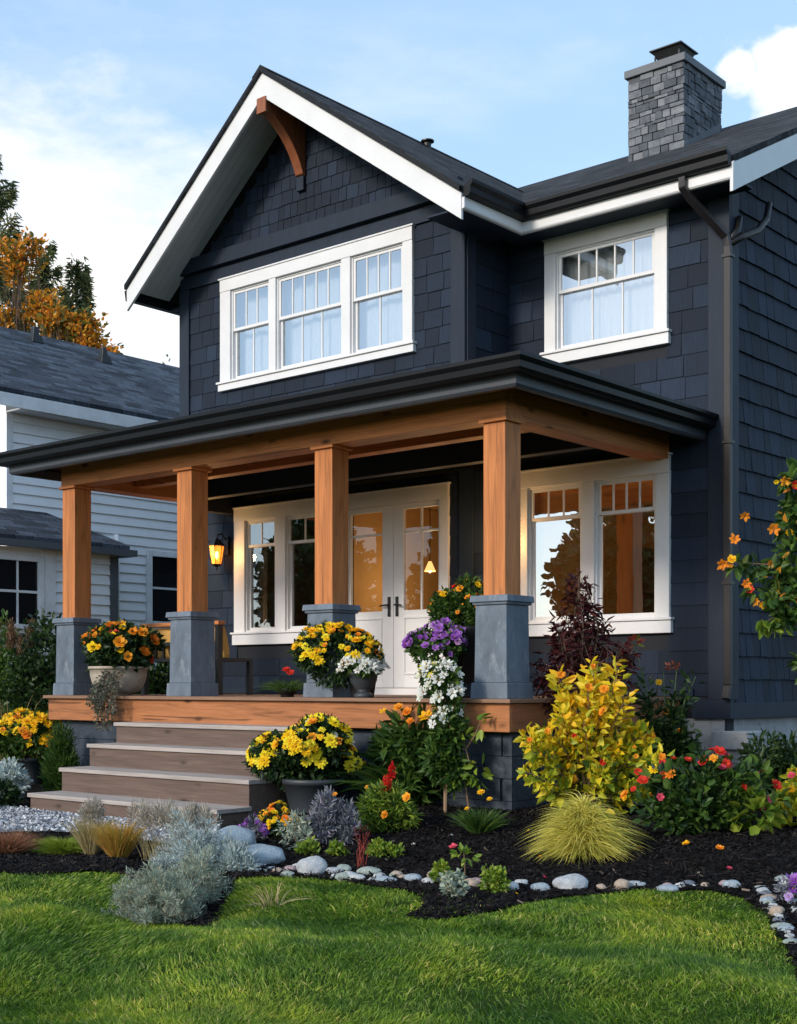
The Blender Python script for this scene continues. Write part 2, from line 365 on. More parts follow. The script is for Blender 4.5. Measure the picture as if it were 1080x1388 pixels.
def window(X0, X1, Z0, Z1, Y, bays, zu, cas=.15, sill_h=.12, glass='glass_sky', zs=None, curtain=True):
    """bays: (xa, xb, upper panes, lower panes); zu: height of meeting rail"""
    zs = zs if zs is not None else Z0 + sill_h; zt = Z1 - cas
    f = MB()
    f.box(X0, X1, Y - .055, Y + .04, zt, Z1)
    f.box(X0 - .02, X1 + .02, Y - .068, Y - .0, Z1 + .001, Z1 + .022)
    xs = [X0] + [x for b in bays for x in b[:2]] + [X1]
    for i in range(0, len(xs), 2): f.box(xs[i], xs[i + 1], Y - .05, Y + .04, zs, zt - .0015)
    w = f.build('window', M['white'], house, .004)
    MB().box(X0 - .025, X1 + .025, Y - .062, Y + .04, Z0, Z0 + (zs - Z0) - .03).box(X0 - .04, X1 + .04, Y - .085, Y + .04, zs - .028, zs - .0015).build('sill', M['white'], w, .004)
    for xa, xb, nu, nl in bays:
        s = MB(); st = .032
        # jamb stops
        s.box(xa + .001, xa + .02, Y - .02, Y + .06, zs, zt); s.box(xb - .02, xb - .001, Y - .02, Y + .06, zs, zt)
        s.box(xa + .021, xb - .021, Y - .02, Y + .06, zt - .02, zt - .001); s.box(xa + .021, xb - .021, Y - .022, Y + .06, zs + .001, zs + .02)
        xa += .021; xb -= .021; za, zb = zs + .021, zt - .021
        yu0, yu1, yl0, yl1 = Y - .008, Y + .022, Y + .024, Y + .054
        # upper sash in front, lower sash behind
        for (y0, y1, z0, z1, n) in ((yu0, yu1, zu, zb, nu), (yl0, yl1, za, zu + .03, nl)):
            s.box(xa, xa + st, y0, y1, z0, z1); s.box(xb - st, xb, y0, y1, z0, z1)
            s.box(xa + st, xb - st, y0 + .001, y1, z0, z0 + st + .005); s.box(xa + st, xb - st, y0 + .001, y1, z1 - st, z1)
            for k in range(1, n):
                x = xa + st + (xb - xa - 2 * st) * k / n
                s.box(x - .009, x + .009, y0 + .003, y1 - .004, z0 + st + .005, z1 - st)
        s.build('sash', M['white'], w, .002)
        MB().box(xa + .01, xb - .01, yu0 + .012, yu0 + .017, zu + .01, zb - .01).build('pane', M[glass], w)
        MB().box(xa + .01, xb - .01, yl0 + .012, yl0 + .017, za + .01, zu + .02).build('pane', M[glass], w)
    if curtain:
        c = MB(); n = 60
        pts = [(X0 + .1 + (X1 - X0 - .2) * i / n, Y + .16 + .012 * sin(i * 1.3) + .006 * sin(i * 2.9), 0) for i in range(n + 1)]
        b = 0
        for (x, y, z) in pts: c.v += [(x, y, Z0 + .05), (x, y, Z1 - .05)]
        for i in range(n): c.f.append((2 * i, 2 * i + 2, 2 * i + 3, 2 * i + 1))
        c.build('curtain', M['curtain'], w, smooth=True)
    return w
ins = lambda X0, X1, Z0, Z1, m=.06: (X0 + m, X1 - m, Z0 + m, Z1 - m)
WIN_L = (-6.446, -4.66, 1.735, 3.56); WIN_R = (-1.812, .130, 1.738, 3.572); WIN_U = (-1.417, .103, 4.72, 6.09); WIN_G = (-5.815, -2.635, 4.92, 6.325)
DOOR = (-4.50, -2.775, 1.11, 3.555)
def build_walls():
    low = [ins(*WIN_L), ins(*WIN_R), (DOOR[0] + .06, DOOR[1] - .06, .95, DOOR[3] - .06)]
    lw = (-7.10, .565)
    m = MB(); wall_cells(m, 0, WY, WY + .15, -7.12, -1.95, .70, 3.66, low[:1] + low[2:] )
    wall_cells(m, 0, WY, WY + .15, -1.95, RX, .70, 6.26, [low[1], ins(*WIN_U)])
    wall_cells(m, 0, GY, GY + .15, GX0, GX1, 3.75, 6.30, [ins(*WIN_G)])
    m.poly([(GX0, GY + .01, 6.28), (GX1, GY + .01, 6.28), (GX1, GY + .01, 6.40), (-4.385, GY + .01, 8.10), (GX0, GY + .01, 6.36)])
    m.box(GX1 - .15, GX1, GY + .15, WY + .2, 3.75, 6.3)
    m.box(GX0, GX0 + .15, GY + .15, 9, 3.5, 6.3)
    m.box(-7.12, -6.97, WY + .15, 11, .7, 3.66)
    m.box(RX - .15, RX, WY + .15, 13.2, .9, 6.3)
    m.prism([(RX, 2.776, 6.3), (RX, 8, 8.9), (RX, 13.2, 6.3)], (-.15, 0, 0))
    m.box(-7.1, RX, 13.05, 13.2, .7, 6.2)
    m.box(-7.12, -6.62, WY + .15, 11, 3.66, 3.72)      # flat top of the wider ground floor, under the porch roof
    w = m.build('wall', M['wall_core'], house)
    shingles(0, WY, -1, -7.1, .565, 1.09, 3.68, .232, .28, .62, [ins(*WIN_L, .03), ins(*WIN_R, .03), (DOOR[0] + .03, DOOR[1] - .03, .9, DOOR[3] - .03)], seed=3).build('shingle_siding', M['siding'], w)
    shingles(0, WY, -1, -1.92, .565, 3.68, 6.26, .226, .16, .52, [ins(*WIN_U, .03)], seed=4).build('shingle_siding', M['siding'], w)
    shingles(0, GY, -1, -6.43, -2.1, 4.15, 6.34, .2, .16, .36, [ins(*WIN_G, .03)], seed=5).build('shingle_siding', M['siding'], w)
    cl = lambda z: (max(-6.6, -4.385 - (8.1 - z) / .80), min(-1.95, -4.385 + (8.1 - z) / .70))
    shingles(0, GY, -1, -6.5, -2.1, 6.70, 8.1, .168, .085, .19, clip=cl, seed=6).build('shingle_siding', M['siding'], w)
    shingles(1, GX1, 1, GY, WY, 4.2, 6.26, .232, .3, .6, seed=7).build('shingle_siding', M['siding'], w)
    clr = lambda z: (WY + .0, 13.2 if z < 6.3 else max(WY, 8 - (8.9 - z) / .5) + 1) if z < 6.3 else (8 - (8.85 - z) / .5, 8 + (8.85 - z) / .5)
    shingles(1, RX, 1, WY + .0, 13.2, 1.02, 8.7, .238, .11, .26, clip=clr, seed=8, t0=.026).build('shingle_siding', M['siding'], w)
    # corner boards, friezes, water table
    t = MB()
    t.box(-6.614, -6.43, GY - .038, GY + .1, 3.9, 6.335); t.box(-2.1, -1.905, GY - .038, GY + .0, 3.9, 6.40)
    t.box(-1.93, -1.89, GY + .001, GY + .15, 3.9, 6.30)
    t.box(-6.60, -2.0, GY - .034, GY, 6.337, 6.495)
    t.box(-6.70, -1.95, GY - .10, GY, 6.52, 6.705)
    t.box(-6.66, -2.0, GY - .02, GY, 6.497, 6.519)
    t.box(.566, .80, WY - .04, WY + .0, 1.05, 6.27); t.box(RX, .80, WY + .001, WY + .17, 1.05, 6.27)
    t.box(-2.62, -2.42, WY - .036, WY, 1.12, 3.70)                # flat board right of the doors
    t.box(.40, .83, WY - .07, WY + .0, .86, 1.05); t.box(RX, .83, WY + .001, 13.2, .86, 1.02)
    t.box(-7.1, .40, WY - .05, WY, 1.085, 1.16)
    t.build('corner_trim', M['trim_navy'], house, .004)
    # concrete foundation under the right corner
    f = MB(); f.box(.2, RX - .02, WY - .02, WY + .2, -.3, .858); f.box(RX - .2, RX - .02, WY + .2, 13.1, -.3, .858)
    f.box(-7.05, .2, WY - .02, WY + .2, -.3, .70)
    f.build('foundation', M['concrete'], house)
    s = MB(); s.taper(RX + .10, WY + .05, -.2, .56, .34, .30); s.box(RX - .09, RX + .30, WY - .16, WY + .25, .561, .74)
    s.build('concrete_plinth', M['concrete'], house, .01)
build_walls()
window(*WIN_G, GY, [(-5.627, -4.93, 3, 2), (-4.81, -3.716, 5, 3), (-3.577, -2.777, 4, 2)], 5.655, zs=5.035)
window(*WIN_U, WY, [(-1.274, -.04, 5, 3)], 5.49, cas=.15, zs=4.865)
window(*WIN_L, WY, [(-6.24, -5.66, 2, 1), (-5.47, -4.83, 2, 1)], 3.03, cas=.165, zs=1.905, glass='glass_low', curtain=False)
window(*WIN_R, WY, [(-1.646, -.943, 3, 1), (-.776, -.031, 4, 1)], 3.02, cas=.18, zs=1.90, glass='glass_right', curtain=False)
def build_door():
    X0, X1, Z0, Z1 = DOOR; Y = WY
    f = MB(); f.box(X0, X1, Y - .05, Y + .05, Z1 - .17, Z1); f.box(X0 - .02, X1 + .02, Y - .06, Y, Z1 + .001, Z1 + .02)
    f.box(X0, X0 + .12, Y - .045, Y + .05, Z0, Z1 - .1715); f.box(X1 - .13, X1, Y - .045, Y + .05, Z0, Z1 - .1715)
    f.box(X0 + .05, X1 - .05, Y - .12, Y + .1, Z0 - .03, Z0 + .05)
    fr = f.build('door_frame', M['white'], house, .004)
    xm = -3.652; zb, zt = Z0 + .055, Z1 - .175
    for a, b, ga, gb, mv in ((X0 + .123, xm - .003, -4.355, -3.83, 0), (xm + .003, X1 - .133, -3.487, -2.95, 1)):
        d = MB(); y0, y1 = Y - .005, Y + .04; gz0, gz1 = 2.10, 3.32
        d.box(a, ga, y0, y1, zb, zt); d.box(gb, b, y0, y1, zb, zt); d.box(ga, gb, y0, y1, gz1, zt); d.box(ga, gb, y0, y1, zb, gz0)
        d.box(ga, gb, y0 + .006, y1 - .006, 3.03, 3.055)
        if mv: d.box((ga + gb) / 2 - .012, (ga + gb) / 2 + .012, y0 + .008, y1 - .008, gz0, gz1)
        # raised lower panel moulding
        for (p, q, r_, s_) in ((ga, gb, gz0 - .10, gz0 - .075), (ga, gb, zb + .16, zb + .185)): d.box(p, q, y0 - .014, y0, r_, s_)
        d.box(ga, ga + .025, y0 - .0135, y0, zb + .186, gz0 - .101); d.box(gb - .025, gb, y0 - .0135, y0, zb + .186, gz0 - .101)
        dr = d.build('door', M['white'], house, .003)
        MB().box(ga - .01, gb + .01, Y + .014, Y + .02, gz0 - .01, gz1 + .01).build('pane', M['glass_door'], dr)
        hx = b - .06 if not mv else a + .06
        h = MB(); h.box(hx - .022, hx + .022, y0 - .012, y0, 2.03, 2.27); h.tube([(hx, y0 - .01, 2.17), (hx, y0 - .06, 2.17)], .012, 8)
        sg = -1 if not mv else 1
        h.tube([(hx, y0 - .055, 2.17), (hx + sg * .06, y0 - .06, 2.168), (hx + sg * .11, y0 - .055, 2.16)], .011, 8)
        h.build('handle', M['black'], dr, .003)
build_door()

# ------------------------------------------------------------------ roofs
PKX, PKZ, RY = -4.385, 8.40, 1.28
GLX, GRX, GLZ, GRZ = -6.90, -1.45, 6.345, 6.315
SL, SR = (PKZ - GLZ) / (PKX - GLX), (PKZ - GRZ) / (GRX - PKX)
MEY, MEZ, MS, MRY = 2.35, 6.315, .5, 8.0
MX1 = 1.05
def build_roofs():
    th = .07; MR = MEZ + MS * (MRY - MEY)
    yend = lambda z: MEY + (z - MEZ) / MS     # where the gable dies into the main roof
    g = MB()
    yb, ye = RY - .03, yend(PKZ) + .1
    g.prism([(PKX, yb, PKZ), (GRX, yb, GRZ), (GRX, MEY + .02, GRZ), (PKX, ye, PKZ)], (0, 0, -th))
    g.prism([(PKX - .0005, yb, PKZ), (PKX - .0005, ye, PKZ), (GLX, 6.6, GLZ), (GLX, yb, GLZ)], (0, 0, -th))
    r = g.build('roof', M['roof_gable'], house)
    # ridge cap
    MB().prism([(PKX - .14, yb - .005, PKZ - .14 * SL + .012), (PKX, yb - .005, PKZ + .014), (PKX + .14, yb - .005, PKZ - .14 * SR + .012), (PKX, yb - .005, PKZ - .02)], (0, ye - yb - .1, 0)).build('ridge_cap', M['roof_gable'], r)
    v = MB(); v.tube([(PKX + .10, 4.2, PKZ - .12), (PKX + .10, 4.2, PKZ - .02)], .05, 10); v.lathe([(.0, PKZ + .02), (.09, PKZ + .005), (.09, PKZ - .01), (0, PKZ - .02)], 12, (PKX + .10, 4.2))
    v.build('roof_vent', M['black'], r)
    m = MB()
    m.prism([(GRX - .2, MEY, MEZ), (MX1, MEY, MEZ), (MX1, MRY, MR), (GRX - 3.6, MRY, MR), (PKX, yend(PKZ), PKZ)], (0, 0, -th))
    m.prism([(MX1, MRY + .001, MR), (MX1, 13.6, MR - MS * 5.6), (-7.2, 13.6, MR - MS * 5.6), (-7.2, MRY + .001, MR)], (0, 0, -th))
    m.prism([(GRX - 3.599, MRY, MR), (-7.2, MRY, MR), (-7.2, 6.6, MR - .7), (PKX, yend(PKZ), PKZ)], (0, 0, -th))
    rm = m.build('roof', M['roof_main'], house)
    # soffits
    s = MB()
    z0 = .10
    for k in range(6):               # boards under the gable overhang, running up the slope
        a = RY + .045 + k * (GY - RY - .05) / 6; b = RY + .045 + (k + 1) * (GY - RY - .05) / 6 - .004
        s.prism([(PKX, a, PKZ - z0 - .02), (PKX, b, PKZ - z0 - .02), (GLX + .05, b, GLZ + .05 * SL - z0 - .02), (GLX + .05, a, GLZ + .05 * SL - z0 - .02)], (0, 0, .02))
        s.prism([(PKX, a, PKZ - z0 - .02), (GRX - .05, a, GRZ + .05 * SR - z0 - .02), (GRX - .05, b, GRZ + .05 * SR - z0 - .02), (PKX, b, PKZ - z0 - .02)], (0, 0, .02))
    s.build('soffit', M['soffit'], r)
    s2 = MB(); s2.box(GRX - .3, MX1 - .02, MEY + .03, WY, 6.10, 6.12); s2.box(GX1 - .02, GRX - .02, RY + .05, MEY + .03, 6.10, 6.12)
    s2.build('soffit', M['trim_navy'], rm)
    MB().box(GLX + .03, GX0, GY + .03, 6.5, 6.16, 6.18).build('soffit', M['trim_navy'], r)
    s2 = MB(); s2.prism([(RX, MEY + .05, 6.20), (RX, MRY, 6.20 + MS * (MRY - MEY - .05)), (MX1 - .02, MRY, 6.20 + MS * (MRY - MEY - .05)), (MX1 - .02, MEY + .05, 6.20)], (0, 0, .02))
    s2.build('soffit', M['trim_navy'], rm)
    # white rake boards, plumb cut
    k = MB(); h = .285; e = .01
    def rake(xa, za, xb, zb, o): k.prism([(xa, RY - o, za - .062), (xb, RY - o, zb - .062), (xb, RY - o, zb - .062 - h), (xa, RY - o, za - .062 - h)], (0, .035, 0))
    rake(PKX - .0005, PKZ, GLX + .01, GLZ + .01 * SL, 0); rake(PKX + .0005, PKZ, GRX - .0, GRZ, 0.002)
    k.prism([(MX1 - .0, MEY - .03, MEZ - .075), (MX1, MRY, MR - .06), (MX1, MRY, MR - .06 - .25), (MX1, MEY - .03, MEZ - .36)], (-.035, 0, 0))
    k.prism([(MX1, 13.5, MR - .06 - MS * 5.5), (MX1, MRY + .001, MR - .06), (MX1, MRY + .001, MR - .31), (MX1, 13.5, MR - .31 - MS * 5.5)], (-.035, 0, 0))
    k.build('rake_board', M['white'], house, .003)
    # drip edge above rakes
    d = MB()
    for xa, za, xb, zb in ((PKX - .0005, PKZ, GLX, GLZ), (PKX + .0005, PKZ, GRX, GRZ)):
        d.prism([(xa, RY - .036, za - .01), (xb, RY - .036, zb - .01), (xb, RY - .036, zb - .060), (xa, RY - .036, za - .060)], (0, .03, 0))
    d.build('drip_edge', M['gutter'], r)
    # eave gutter with inside corner and the white fascia below it
    pth = [(GRX + .02, RY + .01), (GRX + .02, MEY - .02), (MX1 - .02, MEY - .02)]
    prof = [(0, 6.20), (.065, 6.20), (.085, 6.23), (.085, 6.29), (.115, 6.325), (.115, 6.36), (.10, 6.36), (.10, 6.34), (.03, 6.33), (0, 6.29)]
    MB().sweep(pth, prof).build('gutter', M['gutter'], rm)
    MB().sweep(pth, [(-.04, 6.08), (.0, 6.08), (.012, 6.095), (.012, 6.195), (-.04, 6.195)]).build('fascia_board', M['white'], rm)
    lp = [(GLX + .0, 6.5), (GLX + .0, RY + .06)]
    MB().sweep(lp, [(-.0, 6.16), (.09, 6.16), (.115, 6.30), (.0, 6.30)]).build('gutter', M['gutter'], r)
    # porch roof: low hip
    PX0, PX1, PY, PZ, ps = -6.86, .60, -.60, 3.925, .25
    top = PZ + ps * (GY - PY); tw = PZ + ps * (WY - PY)
    hx1, hx0 = PX1 - (GY - PY), PX0 + (GY - PY)
    p = MB(); yG = GY + .02
    p.prism([(PX0, PY, PZ), (PX1, PY, PZ), (PX1 - (yG - PY), yG, PZ + ps * (yG - PY)), (PX0 + (yG - PY), yG, PZ + ps * (yG - PY))], (0, 0, -.05))
    p.prism([(PX1, PY, PZ), (PX1, WY, PZ), (PX1 - (WY - PY), WY, tw), ], (0, 0, -.05))
    p.prism([(PX0, PY, PZ), (PX0 + (WY - PY), WY, tw), (PX0, WY, PZ)], (0, 0, -.05))
    pr = p.build('porch_roof', M['roof_main'], house)
    q = [(PX0, WY), (PX0, PY), (PX1, PY), (PX1, WY)]
    MB().sweep(q, [(-.03, 3.775), (.02, 3.775), (.05, 3.80), (.055, 3.85), (.085, 3.885), (.085, 3.915), (.07, 3.915), (.07, 3.90), (-.03, 3.90)]).build('gutter', M['gutter'], pr)
    q2 = [(PX0 + .09, WY), (PX0 + .09, PY + .09), (PX1 - .09, PY + .09), (PX1 - .09, WY)]
    MB().sweep(q2, [(-.05, 3.675), (0, 3.675), (.02, 3.70), (.02, 3.765), (.05, 3.774), (-.05, 3.774)]).build('fascia_board', M['fascia_grey'], pr, .003)
    c = MB()
    for i in range(24):
        y = PY + .13 + i * .14
        if y + .13 < WY: c.box(PX0 + .12, PX1 - .12, y, y + .135, 3.80, 3.82)
    c.build('porch_ceiling', M['dark_ceiling'], pr)
build_roofs()
def build_chimney():
    x0, x1, y0, y1, zb, zt = -2.43, -1.60, 6.2, 7.28, 8.0, 9.36
    core = MB().box(x0 + .04, x1 - .04, y0 + .04, y1 - .04, zb, zt); ch = core.build('chimney', M['wall_core'], house)
    rg = random.Random(5); st = MB(); z = 8.15
    while z < zt - .01:
        h = rg.choice([.045, .06, .08, .105]); z1 = min(z + h, zt)
        for (axis, a0, a1, pl, sg) in ((0, x0, x1, y0, -1), (1, y0, y1, x1, 1), (1, y0, y1, x0, -1)):
            u = a0 + .0
            while u < a1 - .001:
                w = rg.uniform(.07, .21); e = min(u + w, a1)
                if a1 - e < .06: e = a1
                o = rg.uniform(-.008, .012); o2 = o + rg.uniform(-.005, .005)
                g = .004
                def P(uu, off, zz): return (uu, pl + sg * off, zz) if axis == 0 else (pl + sg * off, uu, zz)
                st.hexa([P(u + g, o, z + g), P(e - g, o2, z + g), P(e - g, -.05, z + g), P(u + g, -.05, z + g), P(u + g, o2 + .004, z1 - g), P(e - g, o, z1 - g), P(e - g, -.05, z1 - g), P(u + g, -.05, z1 - g)])
                u = e
        z = z1
    m, t, p = mat('chimney_stone')
    cc = ramp_node(t, island(t), [(0, (.075, .085, .10)), (.5, (.13, .14, .16)), (1, (.22, .23, .25))])
    n = noise_node(t, 9, (1, 1, 1.6), 8, .7); cc = mixc(t, 1.0, cc, ramp_node(t, n, [(.3, (.6, .6, .6)), (.7, (1.2, 1.2, 1.2))]), 'MULTIPLY')
    t.links.new(cc, p.inputs['Base Color']); p.inputs['Roughness'].default_value = .85; bump(t, p, n, .02, .9)
    st.build('stone_facing', m, ch, .006)
    cm = paint('chimney_cap', (.13, .14, .155), .6, .15)
    MB().box(x0 - .04, x1 + .04, y0 - .04, y1 + .04, zt, zt + .10).build('chimney_cap', cm, ch, .006)
    MB().box(x0 - .025, x1 + .025, y0 - .025, y1 + .025, 8.02, 8.16 + .0).prism([(x1 + .026, y0 - .03, 8.16), (x1 + .026, y1 - .1, 8.73), (x1 + .026, y1 - .1, 8.84), (x1 + .026, y0 - .03, 8.27)], (-.06, 0, 0)).build('flashing', cm, ch)
    cx, cy = (x0 + x1) / 2 + .03, (y0 + y1) / 2 - .1; z = zt + .1
    fl = MB(); fl.taper(cx, cy, z, z + .06, .26, .26); fl.taper(cx, cy, z + .06, z + .27, .22, .42); fl.taper(cx, cy, z + .272, z + .288, .48, .48); fl.taper(cx, cy, z + .289, z + .34, .46, .10)
    for a in (-1, 1): fl.box(cx + a * .18 - .01, cx + a * .18 + .01, cy - .19, cy - .17, z + .1, z + .21)
    fl.build('flue_hood', M['black'], ch)
build_chimney()
def build_bracket():
    n = 12; pts = []
    for i in range(n + 1):
        a = i / n * pi / 2; f = i / n
        pts.append((1.30 + (GY - .07 - 1.30) * (.55 * sin(a) + .45 * f), 7.90 - .58 * (.55 * (1 - cos(a)) + .45 * f)))
    # outer concave curve from the overhang tip down to the wall
    poly = [(1.30, 8.02)] + pts + [(GY - .022, 7.30), (GY - .022, 8.02)]
    MB().prism([(PKX - .065, y, z) for y, z in poly], (.13, 0, 0)).build('gable_bracket', M['bracket'], house, .006)
    b = MB(); b.box(PKX - .075, PKX + .075, 1.262, 1.298, 7.86, 8.04).build('bracket_block', M['bracket'], house, .004)
    MB().box(PKX - .06, PKX + .06, GY - .06, GY - .02, 7.13, 7.298).build('bracket_pad', M['trim_navy'], house, .004)
build_bracket()
def build_downspout():
    def rect_tube(path, w=.075, d=.055):
        m = MB(); P = [Vector(p) for p in path]; rings = []
        for i, p in enumerate(P):
            t = (P[min(i + 1, len(P) - 1)] - P[max(i - 1, 0)]).normalized(); s = Vector((1, 0, 0)); s = (s - t * s.dot(t)).normalized() if abs(t.x) < .99 else Vector((0, 1, 0)); u = t.cross(s)
            rings.append([p + s * a * w / 2 + u * b_ * d / 2 for a, b_ in ((-1, -1), (1, -1), (1, 1), (-1, 1))])
        for i in range(len(P) - 1): m.hexa([*rings[i], *rings[i + 1]])
        return m
    X = .81; m = rect_tube([(.53, MEY - .07, 6.20), (.53, MEY - .07, 6.10), (.56, MEY, 6.02)])
    for q in (rect_tube([(.56, MEY, 6.02), (X - .02, WY - .10, 5.66), (X, WY - .09, 5.55)]), rect_tube([(X, WY - .09, 5.56), (X, WY - .09, 1.20), (X + .0, WY - .14, 1.06)])):
        b = len(m.v); m.v += q.v; m.f += [tuple(i + b for i in f) for f in q.f]
    ds = m.build('downspout', M['downspout'], house, .006)
    for z in (5.45, 3.6, 2.2): MB().box(X - .05, X + .05, WY - .13, WY - .04, z, z + .03).build('strap', M['downspout'], ds)
    # short curved branch coming round from the side wall
    m2 = MB().tube([(X + .09, 3.42, 6.16), (X + .10, 3.34, 5.98), (X + .09, 3.16, 5.82), (X + .05, 2.90, 5.70), (X + .0, 2.70, 5.58)], .036, 10)
    m2.tube([(X + .02, 2.90, 5.90), (X + .02, 2.86, 5.76), (X, 2.72, 5.62)], .034, 10)
    m2.build('downspout', M['black'], house, smooth=True)
build_downspout()

# ------------------------------------------------------------------ porch
COLX = [0, -2.064, -4.128, -6.19]
def build_porch():
    dk = MB()
    n = 24; y0 = -.30
    for i in range(n):
        a = y0 + i * (WY + .02 - y0) / n; b = y0 + (i + 1) * (WY + .02 - y0) / n - .006
        dk.box(-6.44, .30, a, b, DECK - .035, DECK)
    d = dk.build('porch_deck', M['deck'], house, .003)
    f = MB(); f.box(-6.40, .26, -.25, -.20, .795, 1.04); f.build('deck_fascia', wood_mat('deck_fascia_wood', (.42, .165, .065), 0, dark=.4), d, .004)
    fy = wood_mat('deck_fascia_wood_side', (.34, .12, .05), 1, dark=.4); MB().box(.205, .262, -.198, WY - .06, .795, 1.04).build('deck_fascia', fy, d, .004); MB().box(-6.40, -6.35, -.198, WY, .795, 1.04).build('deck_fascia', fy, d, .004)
    # dark block base under the deck
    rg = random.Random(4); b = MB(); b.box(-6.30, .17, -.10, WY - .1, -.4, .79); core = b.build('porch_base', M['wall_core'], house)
    bl = MB(); z = -.2; row = 0
    while z < .785:
        z1 = min(z + .195, .79)
        for (axis, a0, a1, pl, sg) in ((0, -6.30, .20, -.10, -1), (1, -.10, WY - .1, .17, 1)):
            u = a0 - (row % 2) * .2
            while u < a1:
                e = min(u + .40 + rg.uniform(-.03, .03), a1); s0 = max(u, a0)
                if e - s0 > .02:
                    o = .03 + rg.uniform(-.0015, .0015)
                    if axis == 0: bl.box(s0 + .002, e - .002, pl - o, pl + .01, z + .002, z1 - .002)
                    else: bl.box(pl - .01, pl + o, s0 + .002, e - .002, z + .002, z1 - .002)
                u = u + .40
        z = z1; row += 1
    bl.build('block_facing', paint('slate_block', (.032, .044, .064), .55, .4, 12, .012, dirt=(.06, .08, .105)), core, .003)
    for x in COLX:
        c = MB().box(x - .118, x + .118, -.118, .118, 1.985, 3.50)
        cm = c.build('porch_column', M['cedar_z'], house, .006, off=(x, 0, 0), loc=(x, 0, 0))
        MB().box(-.15, .15, -.15, .15, 3.501, 3.53).build('capital', M['cedar_x'], cm, .004)
        p = MB(); p.taper(0, 0, DECK, 1.22, .40, .39); p.taper(0, 0, 1.221, 1.90, .350, .335); p.taper(0, 0, 1.901, 1.925, .37, .38); p.taper(0, 0, 1.926, 1.984, .415, .40)
        p.build('pedestal', M['pedestal'], cm, .006)
    b = MB(); b.box(-6.32, .13, -.13, .13, 3.531, 3.795).build('porch_beam', M['cedar_x'], house, .006)
    MB().box(-6.05, -.14, .76, .92, 3.60, 3.795).build('porch_beam', M['cedar_x'], house, .006)
    for x, ye in ((0, WY - .03), (-6.19, 1.618)): MB().box(x - .125, x + .125, .132, ye, 3.532, 3.794).build('porch_beam', M['cedar_y'], house, .006)
    MB().box(-6.31, -.14, 1.62, 1.76, 3.536, 3.797).build('ceiling_header', M['trim_navy'], house, .004)
build_porch()
def build_steps():
    xs = (-4.72, -1.86); yf = [-.60, -.95, -1.30, -1.68]; zt = [.80, .58, .345, .105]
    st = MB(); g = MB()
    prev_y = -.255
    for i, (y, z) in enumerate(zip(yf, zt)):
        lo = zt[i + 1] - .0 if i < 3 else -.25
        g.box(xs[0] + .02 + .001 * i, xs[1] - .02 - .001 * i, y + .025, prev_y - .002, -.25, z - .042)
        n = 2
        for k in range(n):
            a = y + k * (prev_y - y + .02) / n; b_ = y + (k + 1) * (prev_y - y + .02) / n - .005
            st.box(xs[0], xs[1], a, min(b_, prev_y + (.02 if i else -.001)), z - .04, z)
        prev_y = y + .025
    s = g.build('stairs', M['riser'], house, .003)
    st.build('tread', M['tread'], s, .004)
build_steps()
